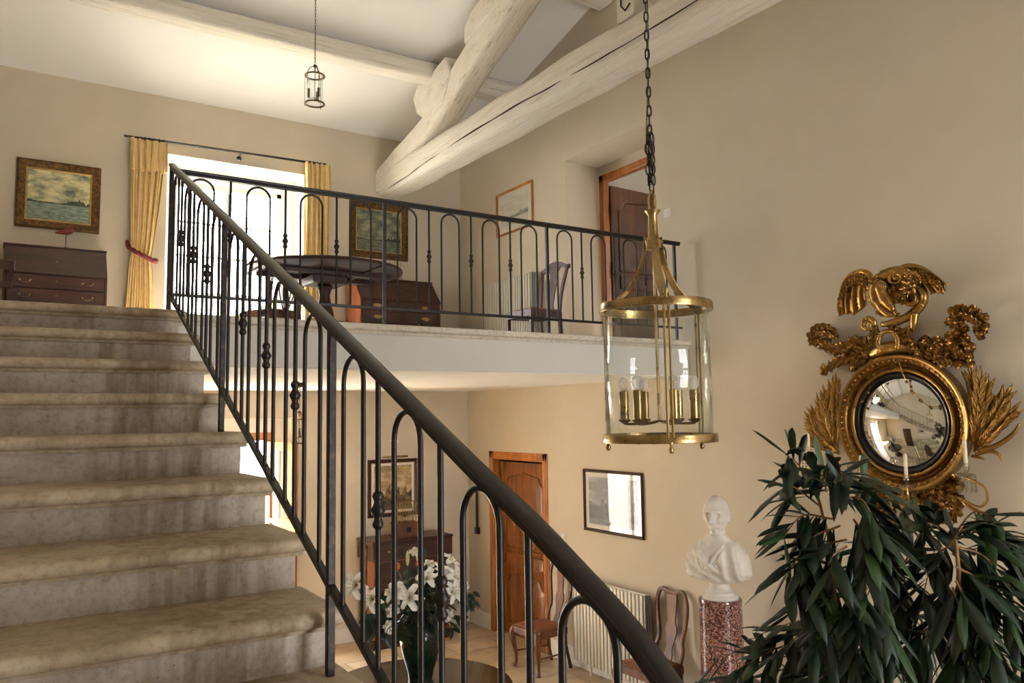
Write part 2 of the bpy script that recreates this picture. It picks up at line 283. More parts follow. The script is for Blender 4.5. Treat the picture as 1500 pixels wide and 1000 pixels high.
class MB:
    def __init__(s): s.bm = bmesh.new(); s.M = Matrix.Identity(4); s.uv = None
    def v(s, p): return s.bm.verts.new(s.M @ Vector(p))
    def face(s, vs, mi=0):
        try: f = s.bm.faces.new(vs); f.material_index = mi; return f
        except ValueError: return None
    def box(s, a, b, mi=0, bev=0):
        x0, y0, z0 = a; x1, y1, z1 = b
        x0, x1 = min(x0, x1), max(x0, x1); y0, y1 = min(y0, y1), max(y0, y1); z0, z1 = min(z0, z1), max(z0, z1)
        V = [s.v(p) for p in ((x0,y0,z0),(x1,y0,z0),(x1,y1,z0),(x0,y1,z0),(x0,y0,z1),(x1,y0,z1),(x1,y1,z1),(x0,y1,z1))]
        F = [s.face([V[i] for i in q], mi) for q in ((0,3,2,1),(4,5,6,7),(0,1,5,4),(1,2,6,5),(2,3,7,6),(3,0,4,7))]
        if bev:
            es = list({e for f in F for e in f.edges})
            bmesh.ops.bevel(s.bm, geom=es, offset=bev, segments=2, affect='EDGES', profile=.5)
        return V
    def prism(s, pts, axis, a, b, mi=0):
        """polygon pts (2-D) extruded along axis from a to b; axis 'x': pts=(y,z); 'y': (x,z); 'z': (x,y)"""
        def mk(p, t): return {'x': (t, p[0], p[1]), 'y': (p[0], t, p[1]), 'z': (p[0], p[1], t)}[axis]
        A = [s.v(mk(p, a)) for p in pts]; B = [s.v(mk(p, b)) for p in pts]
        s.face(A[::-1], mi); s.face(B, mi)
        for i in range(len(pts)): j = (i+1) % len(pts); s.face([A[i], A[j], B[j], B[i]], mi)
        return A+B
    def rings(s, R, closed=False, cap=True, mi=0):
        """R: list of rings (each a list of points) -> skin"""
        V = [[s.v(p) for p in r] for r in R]; n = len(V[0])
        for i in range(len(V)-(0 if closed else 1)):
            A = V[i]; B = V[(i+1) % len(V)]
            for k in range(n): l = (k+1) % n; s.face([A[k], A[l], B[l], B[k]], mi)
        if cap and not closed: s.face(V[0][::-1], mi); s.face(V[-1], mi)
        return V
    def tube(s, pts, r, seg=8, smooth=0, closed=False, mi=0, cap=True, prof=None, up=None):
        """sweep; r scalar or list; prof: list of 2-D offsets replaces the circle"""
        P = [Vector(p) for p in pts]
        if smooth: P = catmull(P, smooth, closed)
        n = len(P); rr = lerp1(r, n)
        T = []
        for i in range(n):
            a = P[(i-1) % n] if (closed or i > 0) else P[0]; b = P[(i+1) % n] if (closed or i < n-1) else P[-1]
            t = (b-a); T.append(t.normalized() if t.length > 1e-9 else Vector((0, 0, 1)))
        u = Vector(up) if up else (Vector((0, 0, 1)) if abs(T[0].z) < .9 else Vector((1, 0, 0)))
        N0 = (u - T[0]*u.dot(T[0])).normalized(); R = []
        for i in range(n):
            if up: N0 = (Vector(up) - T[i]*Vector(up).dot(T[i])).normalized()
            elif i > 0:
                q = T[i-1].rotation_difference(T[i]); N0 = (q @ N0); N0 = (N0 - T[i]*N0.dot(T[i])).normalized()
            Bn = T[i].cross(N0)
            if prof: R.append([P[i]+Bn*(x*rr[i])+N0*(y*rr[i]) for x, y in prof])
            else: R.append([P[i]+(N0*math.cos(2*PI*k/seg)+Bn*math.sin(2*PI*k/seg))*rr[i] for k in range(seg)])
        return s.rings(R, closed, cap, mi)
    def cyl(s, a, b, r, seg=16, r2=None, mi=0): return s.tube([a, b], [r, r if r2 is None else r2], seg, mi=mi)
    def lathe(s, prof, c=(0, 0, 0), seg=24, mi=0, a0=0, a1=2*PI, axis='z', cap=True):
        """prof: (r, h) list"""
        full = abs(a1-a0-2*PI) < 1e-6; R = []
        for r, h in prof:
            ring = []
            for k in range(seg if full else seg+1):
                t = a0+(a1-a0)*k/seg; x, y = max(r, 1e-4)*math.cos(t), max(r, 1e-4)*math.sin(t)
                ring.append({'z': (c[0]+x, c[1]+y, c[2]+h), 'x': (c[0]+h, c[1]+x, c[2]+y), 'y': (c[0]+x, c[1]+h, c[2]+y)}[axis])
            R.append(ring)
        V = [[s.v(p) for p in r] for r in R]; n = len(V[0])
        for i in range(len(V)-1):
            for k in range(n if full else n-1):
                l = (k+1) % n; s.face([V[i][k], V[i][l], V[i+1][l], V[i+1][k]], mi)
        if full and cap and prof[0] != prof[-1]: s.face(V[0][::-1], mi); s.face(V[-1], mi)
    def ball(s, c, r, seg=12, rings=8, sc=(1, 1, 1), mi=0):
        m = Matrix.Translation(Vector(c)) @ Matrix.Diagonal((r*sc[0], r*sc[1], r*sc[2], 1))
        g = bmesh.ops.create_uvsphere(s.bm, u_segments=seg, v_segments=rings, radius=1, matrix=s.M @ m)
        for v in g['verts']:
            for f in v.link_faces: f.material_index = mi
    def ribbon(s, pts, widths, side, thick=0, mi=0, cup=0, smooth=0, lobes=0, lamp=.3):
        """leaf-like strip: centre line pts, half-widths, side vector; cup raises the edges along the normal"""
        P = catmull(pts, smooth) if smooth else [Vector(p) for p in pts]
        n = len(P); w = lerp1(widths, n); prev = None; rows = []
        for i in range(n):
            t = (P[min(i+1, n-1)]-P[max(i-1, 0)]).normalized(); sd = Vector(side); sd = (sd - t*sd.dot(t)).normalized(); nm = t.cross(sd)
            ww = w[i]
            if lobes: ww = ww*(1-lamp+lamp*abs(math.sin(PI*lobes*i/(n-1)))*2*.8)
            rows.append([s.v(P[i]-sd*ww+nm*cup*ww), s.v(P[i]-sd*ww*.5+nm*cup*ww*.3), s.v(P[i]), s.v(P[i]+sd*ww*.5+nm*cup*ww*.3), s.v(P[i]+sd*ww+nm*cup*ww)])
        for i in range(n-1):
            for k in range(4): s.face([rows[i][k], rows[i][k+1], rows[i+1][k+1], rows[i+1][k]], mi)
    def uvquad(s, a, b, c, d, mi=0):
        """quad with 0-1 uv; a lower left, b lower right, c upper right, d upper left"""
        f = s.face([s.v(a), s.v(b), s.v(c), s.v(d)], mi)
        uv = s.bm.loops.layers.uv.verify()
        for lp, q in zip(f.loops, ((0, 0), (1, 0), (1, 1), (0, 1))): lp[uv].uv = q
    def build(s, name, mats, parent=None, smooth=False, recalc=True, solid=0, sub=0, angle=40, bevel=0):
        if recalc: bmesh.ops.recalc_face_normals(s.bm, faces=s.bm.faces)
        me = bpy.data.meshes.new(name); s.bm.to_mesh(me); s.bm.free()
        for m in (mats if isinstance(mats, (list, tuple)) else [mats]): me.materials.append(m)
        if smooth:
            me.polygons.foreach_set('use_smooth', [True]*len(me.polygons))
            if angle < 180:
                try: me.set_sharp_from_angle(angle=math.radians(angle))
                except Exception: pass
        o = bpy.data.objects.new(name, me); COL.objects.link(o)
        if parent: o.parent = parent
        if solid: md = o.modifiers.new('solid', 'SOLIDIFY'); md.thickness = solid; md.offset = 0
        if bevel: md = o.modifiers.new('bevel', 'BEVEL'); md.width = bevel; md.segments = 2; md.limit_method = 'ANGLE'
        if sub: md = o.modifiers.new('sub', 'SUBSURF'); md.levels = sub; md.render_levels = sub
        return o
def tag(o, label=None, cat=None, group=None, kind=None):
    if label: o['label'] = label
    if cat: o['category'] = cat
    if group: o['group'] = group
    if kind: o['kind'] = kind
    return o
def thing(name, loc, label, cat, rz=0, group=None, kind=None):
    o = bpy.data.objects.new(name, None); COL.objects.link(o); o.location = loc; o.rotation_euler = (0, 0, rz); o.empty_display_size = .05
    return tag(o, label, cat, group, kind)
def copy_tree(o, parent=None):
    c = o.copy(); COL.objects.link(c); c.parent = parent
    if parent: c.matrix_parent_inverse = o.matrix_parent_inverse.copy()
    for ch in [k for k in bpy.data.objects if k.parent == o]: copy_tree(ch, c)
    return c
def struct(b, name, m, **kw): return tag(b.build(name, m, **kw), kind='structure')
# ------------------------------------------------------------------ camera, world
cam = bpy.data.objects.new('camera', bpy.data.cameras.new('camera')); COL.objects.link(cam); SC.camera = cam
cam.data.sensor_width = 36; cam.data.lens = FPX/1500*36; cam.data.clip_start = .05; cam.data.clip_end = 400
r0, r1, r2 = [Vector(r) for r in RM]
cam.matrix_world = Matrix(((r0.x, -r1.x, -r2.x, 0), (r0.y, -r1.y, -r2.y, 0), (r0.z, -r1.z, -r2.z, CZ), (0, 0, 0, 1)))
SC.view_settings.view_transform = 'Standard'; SC.view_settings.look = 'None'; SC.view_settings.gamma = 1; SC.view_settings.use_curve_mapping = False
SC.view_settings.exposure = EXPO
wd = bpy.data.worlds.new('daylight'); SC.world = wd; wd.use_nodes = True; wt = wd.node_tree; wt.nodes.clear()
wo = wt.nodes.new('ShaderNodeOutputWorld'); wb = wt.nodes.new('ShaderNodeBackground'); wc = wt.nodes.new('ShaderNodeTexCoord'); wx = wt.nodes.new('ShaderNodeSeparateXYZ')
wr = wt.nodes.new('ShaderNodeValToRGB'); wt.links.new(wc.outputs['Generated'], wx.inputs[0]); wt.links.new(wx.outputs['Z'], wr.inputs['Fac'])
wr.color_ramp.elements[0].position = 0; wr.color_ramp.elements[0].color = (.98, .98, 1, 1); wr.color_ramp.elements[1].position = .6; wr.color_ramp.elements[1].color = (.80, .88, 1, 1)
wt.links.new(wr.outputs['Color'], wb.inputs['Color']); wb.inputs['Strength'].default_value = SKY; wt.links.new(wb.outputs[0], wo.inputs[0])
def portal(name, c, n, w, h):
    l = bpy.data.lights.new(name, 'AREA'); l.shape = 'RECTANGLE'; l.size = w; l.size_y = h; l.cycles.is_portal = True
    o = bpy.data.objects.new(name, l); COL.objects.link(o); o.location = c; o.rotation_euler = Vector(n).to_track_quat('-Z', 'Y').to_euler()

# ------------------------------------------------------------------ shell
XR, XL, YF, YFL, YB, ZU, ZS = 5.5, -1.3, 9.79, 9.63, -3.0, 3.44, 3.11
RIDGE = 4.9
def roofz(y): return 6.57+.261*(YF-y) if y >= RIDGE else 6.57+.261*(YF-RIDGE)-.261*(RIDGE-y)
b = MB(); b.box((XL-.2, YB-.2, -.2), (XR+.5, YFL+.5, 0)); struct(b, 'floor', m_floor)
b = MB()
NY0, NY1, NZ = 5.79, 7.27, 5.73      # deep door recess of the gallery
DY0, DY1, DZ = 7.74, 9.06, 2.30      # ground floor door
T = XR+.5
b.box((XR, YB-.2, 0), (T, DY0, ZU)); b.box((XR, DY1, 0), (T, 10.3, ZU)); b.box((XR, DY0, DZ), (T, DY1, ZU))
b.box((XR, YB-.2, ZU), (T, NY0, NZ)); b.box((XR, NY1, ZU), (T, 10.3, NZ))
b.prism([(YB-.2, NZ), (10.3, NZ), (10.3, roofz(10.3)+.05), (RIDGE, roofz(RIDGE)+.05), (YB-.2, roofz(YB-.2)+.05)], 'x', XR, T)
struct(b, 'wall_right', m_wall)
b = MB(); b.prism([(YB-.2, 0), (10.3, 0), (10.3, roofz(10.3)+.05), (RIDGE, roofz(RIDGE)+.05), (YB-.2, roofz(YB-.2)+.05)], 'x', XL-.2, XL); struct(b, 'wall_left', m_wall)
def wall_y(name, y0, y1, z0, z1, holes, m):
    """wall across the X direction with rectangular holes (x0,x1,z0,z1)"""
    b = MB(); xs = sorted({XL, XR, *[h[0] for h in holes], *[h[1] for h in holes]})
    for i in range(len(xs)-1):
        xa, xb = xs[i], xs[i+1]; cuts = sorted([(h[2], h[3]) for h in holes if h[0] <= xa and h[1] >= xb]); z = z0
        for c in cuts:
            if c[0] > z: b.box((xa, y0, z), (xb, y1, c[0]))
            z = c[1]
        if z < z1: b.box((xa, y0, z), (xb, y1, z1))
    return struct(b, name, m)
WX0, WX1, WZ1 = 1.57, 3.21, 5.89      # gallery window recess
FX0, FX1, FZ1 = 1.40, 3.07, 2.78      # front door recess
wall_y('wall_far', YF, YF+.55, ZU-.1, 6.75, [(WX0, WX1, ZU, WZ1)], m_wall)
wall_y('wall_far_lower', YFL, YFL+.71, 0, ZU-.1, [(FX0, FX1, 0, FZ1)], m_wall)
BW = [(3.4, 4.7, 3.3, 4.9), (2.7, 4.7, .3, 2.4)]
wall_y('wall_back', YB-.3, YB, 0, 6.4, BW, m_wall)
b = MB()
b.prism([(YF+.5, roofz(YF+.5)), (RIDGE, roofz(RIDGE)), (YB-.3, roofz(YB-.3)), (YB-.3, roofz(YB-.3)+.15), (RIDGE, roofz(RIDGE)+.15), (YF+.5, roofz(YF+.5)+.15)], 'x', XL-.2, XR+.5)
struct(b, 'ceiling', m_white)
# gallery slab with stone nosing
b = MB(); b.box((XL, 5.40, ZS), (XR, YF, ZU-.055)); b.box((XL, 5.45, ZU-.055), (XR, YF, ZU-.004)); struct(b, 'floor_gallery', m_face)
b = MB(); b.box((XL, YFL-4.20, ZS-.006), (XR, YFL, ZS)); struct(b, 'ceiling_lower', m_white)
b = MB(); b.prism([(5.365, ZU-.05), (5.355, ZU-.04), (5.352, ZU-.025), (5.355, ZU-.008), (5.365, ZU), (5.75, ZU), (5.75, ZU-.05)], 'x', .93, XR)
b.prism([(5.385, ZU-.075), (5.375, ZU-.052), (5.41, ZU-.052), (5.41, ZU-.075)], 'x', .93, XR)
b.box((XL, 5.75, ZU-.03), (XR, YF, ZU)); b.box((XL, 5.41, ZU-.03), (.93, 5.75, ZU))
struct(b, 'trim_1', m_edge)
# baseboards
b = MB(); b.box((FX1, YFL-.018, 0), (XR, YFL, .19), bev=.004); struct(b, 'baseboard_far', m_paint)
b = MB(); b.box((XR-.018, YB, 0), (XR, DY0-.02, .19)); b.box((XR-.018, DY1+.02, 0), (XR, YFL-.018, .19)); struct(b, 'baseboard_right', m_paint)
# room behind the gallery door
b = MB()
for a_, c_ in (((T+.08, 4.9, ZU-.1), (T+3, 9.5, ZU)), ((T+.08, 4.9, 6.0), (T+3, 9.5, 6.1)), ((T+3, 4.9, ZU-.1), (T+3.1, 9.5, 6.1)), ((T, 4.8, ZU-.1), (T+3.1, 4.9, 6.1)), ((T, 9.5, ZU-.1), (T+3.1, 9.6, 6.1))): b.box(a_, c_)
struct(b, 'wall_bedroom', m_white)
l = bpy.data.lights.new('bedroom_fill_lamp', 'AREA'); l.energy = 9; l.size = 1.2; l.color = (1, .93, .85); o = bpy.data.objects.new('bedroom_fill_lamp', l); COL.objects.link(o); o.location = (T+1.6, 5.0, 4.9); o.rotation_euler = Vector((0, 1, 0)).to_track_quat('-Z', 'Y').to_euler()  # added unseen area lamp, lightens the bedroom and the open door leaf

# outside
l = bpy.data.lights.new('sun', 'SUN'); l.energy = SUN; l.angle = .01; l.color = (1, .955, .89); o = bpy.data.objects.new('sun', l); COL.objects.link(o); o.rotation_euler = Vector((-.34, -.55, -.76)).to_track_quat('-Z', 'Y').to_euler()
b = MB(); b.box((-30, 10.9, -.25), (40, 60, -.05)); g_ = b.build('garden_ground', m_gravel); tag(g_, kind='structure')
def bush(c, r, seed, name, label, cat, grp=None, n=260, m=m_hedge):
    rnd = random.Random(seed); b = MB()
    for i in range(n):
        d = Vector((rnd.gauss(0, 1), rnd.gauss(0, 1), rnd.gauss(0, 1))).normalized()*rnd.uniform(.7, 1.05)
        p = Vector(c)+Vector((d.x*r[0], d.y*r[1], d.z*r[2])); s = rnd.uniform(.08, .2)*max(r)
        nn = Vector((rnd.uniform(-1, 1), rnd.uniform(-1, 1), rnd.uniform(-1, 1))).normalized(); u = nn.orthogonal().normalized()*s; w = nn.cross(u)*.6
        b.face([b.v(p-u), b.v(p-w), b.v(p+u), b.v(p+w)])
    b.ball(c, 1, 12, 8, (r[0]*.86, r[1]*.86, r[2]*.86))
    tag(b.build(name, m), label, cat, grp)
bush((4.4, 17.5, .55), (2.6, .9, .6), 3, 'garden_hedge', 'green hedge seen through the front door beside the stairs', 'hedge')
gt = thing('garden_tree', (6.7, 22, -.05), 'sunlit tree whose crown shows low through the gallery window', 'tree')
bush((0, 0, 5.05), (1.5, 1.2, 1.1), 5, 'crown', None, None, n=400); cr_ = [o for o in bpy.data.objects if o.name.startswith('crown')][-1]; cr_.parent = gt
b = MB(); b.tube([(0, 0, 0), (.1, 0, 2.2), (0, 0, 4.6)], [.16, .12, .07], 10, smooth=4); b.build('trunk', m_stem, gt, smooth=True)

# gallery window (two casements, iron grille of glazing bars)
def window(name, x0, x1, z0, z1, y, cols, rows, parentmat, fr=.055, lab=None, rowz=None):
    t = thing(name, ((x0+x1)/2, y, z0), lab, 'window', kind='structure'); W = Matrix.Translation(-Vector(t.location))
    b = MB(); b.M = W
    b.box((x0, y, z0), (x0+fr, y+.06, z1)); b.box((x1-fr, y, z0), (x1, y+.06, z1)); b.box((x0, y, z1-fr), (x1, y+.06, z1)); b.box((x0, y, z0), (x1, y+.06, z0+fr*1.8)); b.build('window_frame', parentmat, t, bevel=.004)
    mid = (x0+x1)/2; b = MB(); b.M = W; b.box((mid-.035, y-.012, z0), (mid+.035, y+.05, z1)); b.build('meeting_stile', parentmat, t, bevel=.004)
    b = MB(); b.M = W
    for k in range(1, cols):
        for s0, s1 in ((x0, mid), (mid, x1)):
            xx = s0+(s1-s0)*k/cols; b.box((xx-.011, y+.015, z0), (xx+.011, y+.04, z1))
    for zz in (rowz or [z0+(z1-z0)*k/rows for k in range(1, rows)]): b.box((x0, y+.015, zz-.011), (x1, y+.04, zz+.011))
    b.build('glazing_bars', parentmat, t)
    b = MB(); b.M = W; b.box((x0+.02, y+.025, z0+.02), (x1-.02, y+.029, z1-.02)); b.build('window_pane', m_pane, t)
    return t
t = window('window_1', 1.70, 3.04, ZU+.02, 5.70, 10.2, 1, 5, m_paint, fr=.06, rowz=[4.32, 4.78, 5.20])
b = MB(); b.M = Matrix.Translation(-Vector(t.location)); b.tube([(2.37, 10.17, 3.6), (2.37, 10.17, 5.6)], .009, 8); b.box((2.345, 10.15, 4.55), (2.395, 10.2, 4.75)); b.build('window_bolt', m_iron, t)
b = MB(); b.box((WX0, 10.2, ZU), (1.70, 10.30, WZ1)); b.box((3.04, 10.2, ZU), (WX1, 10.30, WZ1)); b.box((1.70, 10.2, 5.70), (3.04, 10.30, WZ1)); struct(b, 'trim_2', m_white)
b = MB(); b.box((WX0-.001, YF+.003, ZU), (WX0+.004, 10.2, WZ1)); b.box((WX1-.004, YF+.003, ZU), (WX1+.001, 10.2, WZ1)); b.box((WX0, YF+.003, WZ1-.004), (WX1, 10.2, WZ1+.001)); struct(b, 'trim_3', m_white)
portal('gallery_window_portal', (2.37, 10.36, 4.6), (0, -1, 0), 1.5, 2.3)
portal('front_door_portal', (2.15, 10.4, 1.3), (0, -1, 0), 1.6, 2.6)
for i, h in enumerate(BW):
    portal('back_window_portal', ((h[0]+h[1])/2, YB-.32, (h[2]+h[3])/2), (0, 1, 0), h[1]-h[0], h[3]-h[2])
    window('window_%d' % (i+2), h[0], h[1], h[2], h[3], YB-.2, 2, 3, m_paint)

# front door: pine frame, transom, one open leaf
t = thing('door_1', (2.2, 10.05, 0), None, None, kind='structure')
W = Matrix.Translation(-Vector(t.location)); b = MB(); b.M = W
b.box((FX0, 10.02, 2.50), (2.93, 10.14, 2.60)); b.box((2.83, 10.02, 0), (2.93, 10.14, 2.5)); b.box((FX0, 10.02, 0), (FX0+.1, 10.14, 2.5)); b.build('door_frame', m_pine, t, bevel=.006)
b = MB(); b.M = W; b.box((FX0, 10.04, 2.60), (2.93, 10.12, FZ1)); b.box((2.93, 10.04, 0), (FX1, 10.12, FZ1)); b.build('transom_panel', m_white, t)
# glazed leaf (closed) left of centre
b = MB(); b.M = W
for q in ((1.5, 2.12), (2.12, 2.2)):
    pass
b.box((2.10, 10.06, 0), (2.17, 10.12, 2.5)); b.box((1.5, 10.06, 0), (2.1, 10.12, .5)); b.build('door_stile', m_paint, t)
b = MB(); b.M = W; b.box((1.5, 10.08, .5), (2.10, 10.085, 2.5)); b.build('door_glass', m_pane, t)
# open leaf folded towards the hall
t2 = thing('door_2', (2.83, 10.02, 0), None, None, rz=-PI/2+math.radians(28), kind='structure')
b = MB(); b.box((0, -.02, .02), (.1, .025, 2.49)); b.box((.42, -.02, .02), (.52, .025, 2.49)); b.box((.1, -.02, 2.38), (.42, .025, 2.49)); b.box((.1, -.02, .02), (.42, .025, .75)); b.box((.1, -.02, 1.5), (.42, .025, 1.56)); b.build('door_leaf', m_pine, t2, bevel=.005)
b = MB(); b.box((.1, 0, .75), (.42, .006, 2.38)); b.build('door_glass', m_pane, t2)
b = MB(); b.tube([(.49, -.02, 1.1), (.49, -.06, 1.1), (.40, -.065, 1.1)], .009, 8); b.box((.47, -.028, .98), (.51, -.02, 1.2)); b.build('door_handle', m_iron, t2)

# ------------------------------------------------------------------ panelled doors
def panel_door(t, w, h, m, thick=.045):
    """leaf in local XZ plane, hinge at x=0, face towards -Y"""
    b = MB(); b.box((0, 0, .01), (w, thick, h)); b.build('door_leaf', m, t, bevel=.004)
    sw = .12
    def panel(z0, z1, arch):
        x0, x1 = sw, w-sw; mid = (x0+x1)/2; pts = [(x0, z0), (x1, z0)]
        if arch:
            hh = .16
            pts += [(x1, z1-hh), (x1-.05, z1-hh+.02), (x1-.10, z1-hh*.35), (mid+.08, z1-.02), (mid, z1), (mid-.08, z1-.02), (x0+.10, z1-hh*.35), (x0+.05, z1-hh+.02), (x0, z1-hh)]
        else: pts += [(x1, z1), (x0, z1)]
        b = MB(); n = len(pts)
        ring = [Vector((p[0], -.004, p[1])) for p in pts]
        b.tube(ring, .012, 6, closed=True)
        c = Vector((sum(p[0] for p in pts)/n, 0, sum(p[1] for p in pts)/n))
        A = [b.v((c.x+(p[0]-c.x)*.94, 0.0, c.z+(p[1]-c.z)*.95)) for p in pts]; B = [b.v((c.x+(p[0]-c.x)*.82, -.014, c.z+(p[1]-c.z)*.88)) for p in pts]
        for i in range(n): j = (i+1) % n; b.face([A[i], A[j], B[j], B[i]])
        b.face(B); b.build('door_panel', m, t, smooth=True, angle=35)
    panel(h*.50, h-.13, True); panel(h*.40, h*.47, False); panel(.14, h*.37, True)
    for z in (h*.18, h*.5, h*.85):
        b = MB(); b.cyl((-.006, -.006, z-.07), (-.006, -.006, z+.07), .012, 8); b.ball((-.006, -.006, z+.08), .014, 8, 6); b.ball((-.006, -.006, z-.08), .014, 8, 6); b.build('hinge', m_iron, t)
# ground floor door (closed), in the right wall, facing -X
t = thing('door_3', (XR+.09, 8.95, 0), None, None, rz=-PI/2, kind='structure'); panel_door(t, 1.10, 2.17, m_pinedk)
t = thing('door_4', (XR, DY0, 0), None, None, kind='structure'); b = MB(); b.M = Matrix.Translation(-Vector(t.location))
for a0, a1, off in ((0, .10, .012), (.03, .075, .022)):
    b.box((XR-off, DY0+a0, 0), (XR+.1, DY0+a1, DZ-a0)); b.box((XR-off, DY1-a1, 0), (XR+.1, DY1-a0, DZ-a0)); b.box((XR-off, DY0+a0, DZ-a1), (XR+.1, DY1-a0, DZ-a0))
b.build('door_frame', m_pine, t, bevel=.004)
b = MB(); b.M = Matrix.Translation(-Vector(t.location)); b.box((XR+.16, DY0, 0), (XR+.2, DY1, DZ)); b.build('door_backing', m_dark, t)
# gallery door, standing open into the bedroom
t = thing('door_5', (T, NY0, ZU), None, None, kind='structure'); b = MB(); b.M = Matrix.Translation(-Vector(t.location))
b.box((T, NY0, ZU), (T+.09, NY0+.085, 5.62)); b.box((T, NY1-.085, ZU), (T+.09, NY1, 5.62)); b.box((T, NY0, 5.535), (T+.09, NY1, 5.62)); b.build('door_frame', m_pine, t, bevel=.006)
b = MB(); b.M = Matrix.Translation(-Vector(t.location)); b.box((T, NY0, 5.62), (T+.09, NY1, NZ)); b.build('door_header', m_wall, t)
t = thing('door_6', (T+.10, NY1-.10, ZU), None, None, rz=math.radians(3), kind='structure'); panel_door(t, 1.26, 2.06, m_olddoor)

# ------------------------------------------------------------------ roof timbers
def log(b, pts, w, h, seed, smooth=5, wob=.02, mi=0):
    """squared, waney log along pts with rounded corners and slight wander"""
    prof = []
    for sx, sy, a0 in ((1, 1, 0), (-1, 1, 90), (-1, -1, 180), (1, -1, 270)):
        for k in range(4):
            a = math.radians(a0+k*30); prof.append((sx*(w/2-w*.22)+math.cos(a)*w*.22, sy*(h/2-h*.22)+math.sin(a)*h*.22))
    P = catmull(pts, smooth); n = len(P); R = []
    for i, p in enumerate(P):
        t = (P[min(i+1, n-1)]-P[max(i-1, 0)]).normalized(); up = Vector((0, 0, 1)) if abs(t.z) < .9 else Vector((0, 1, 0)); up = (up-t*up.dot(t)).normalized(); sd = t.cross(up)
        ring = []
        for k, (x, y) in enumerate(prof):
            q = p+sd*x+up*y; nz = noise.noise(Vector((seed+q.x*1.3, q.y*1.3, q.z*1.3)))*wob+noise.noise(Vector((seed+q.x*6, q.y*6, q.z*6)))*wob*.35
            ring.append(q+(sd*x+up*y).normalized()*nz)
        R.append(ring)
    b.rings(R, mi=mi)
TX = 4.36
t = thing('roof_truss', (TX, RIDGE, 5.8), 'whitewashed timber roof truss running over the gallery edge towards the camera', 'roof truss')
W = Matrix.Translation(-Vector(t.location))
b = MB(); b.M = W; log(b, [(TX, 10.0, 5.93), (TX, 9.2, 5.88), (TX, 8.0, 5.86), (TX, 6.0, 5.84), (TX, 4.0, 5.80), (TX, 2.0, 5.80), (TX, 0, 5.80), (TX, -3.1, 5.8)], .36, .36, 1, 8, .03)
tb = b.build('tie_beam', m_beamy, t, smooth=True, angle=60)
b = MB(); b.M = W; rnd = random.Random(2)
# long drying split along the lower left arris
for (ya, yb_, wd_) in ((9.4, 7.9, .010), (7.7, 5.4, .018), (5.6, 3.2, .012), (3.3, .5, .01)):
    pts = []; n = 24
    for i in range(n+1):
        y = ya+(yb_-ya)*i/n; z = 5.80-.005*(y-6)+.035*math.sin(y*1.1)+.012*noise.noise(Vector((y*2, 0, 3)))
        pts.append((TX-.188, y, z-.03))
    b.tube(pts, [.001, wd_*.4, wd_*.55, wd_*.3, wd_*.6, wd_*.35, wd_*.5, .002], 6)
b.build('split', m_crack, tb)
b = MB(); b.M = W
log(b, [(TX-.01, 9.75, 5.98), (TX, 8.3, 6.30), (TX, 7.4, 6.68), (TX, 6.4, 7.07), (TX, RIDGE, 7.62)], .31, .33, 5, 8, .018)
b.build('rafter', m_beamr, t, smooth=True, angle=60)
b = MB(); b.M = W; log(b, [(TX, RIDGE, 7.62), (TX, 3.4, 7.07), (TX, 1.6, 6.45), (TX, .1, 5.98)], .30, .30, 9, 8, .02); b.build('rafter', m_beamr, t, smooth=True, angle=60)
b = MB(); b.M = W; b.box((TX-.13, RIDGE-.28, 6.0), (TX+.13, RIDGE-.07, 7.7), bev=.01)
b.build('king_post', m_beamy, t)
b = MB(); b.M = W; b.tube([(TX-.14, RIDGE-.14, 6.45), (TX-.142, RIDGE-.14, 6.12), (TX-.142, RIDGE-.19, 6.06), (TX-.142, RIDGE-.25, 6.10)], .007, 6); b.build('iron_strap', m_iron, t)
# chocks that carry the purlins
b = MB(); b.M = W
b.prism([(onX(x, y, TX-.17).y, onX(x, y, TX-.17).z) for x, y in ((652, 81), (659, 104), (648, 150), (625, 178), (609, 167), (604, 145), (612, 118), (634, 103))], 'x', TX-.17, TX+.10); b.build('chock', m_beamr, t, bevel=.03)
b = MB(); b.M = W
b.prism([(7.35, 6.85), (7.35, 7.05), (7.2, 7.18), (6.7, 7.30), (6.45, 7.2), (6.6, 7.0)], 'x', TX-.17, TX+.13); b.build('chock', m_beamr, t, bevel=.03)
def purlin(y, z, w, h, label, x1=XR-.01):
    b = MB(); a = math.atan(.261)
    log(b, [(XL, y, z), (0, y, z+.01), (2, y, z), (4, y, z+.005), (x1, y, z)], w, h, y*3.1, 6, .012)
    o = b.build('purlin', m_beamx, smooth=True, angle=50); tag(o, label, 'roof beam', None)
purlin(8.24, 6.86, .27, .21, 'whitewashed roof beam crossing behind the small lantern, ending above the truss')
purlin(6.45, 7.33, .26, .16, 'whitewashed roof beam high beside the king post, its end meeting the right wall')
purlin(RIDGE, 7.72, .2, .2, 'whitewashed ridge beam along the top of the roof')
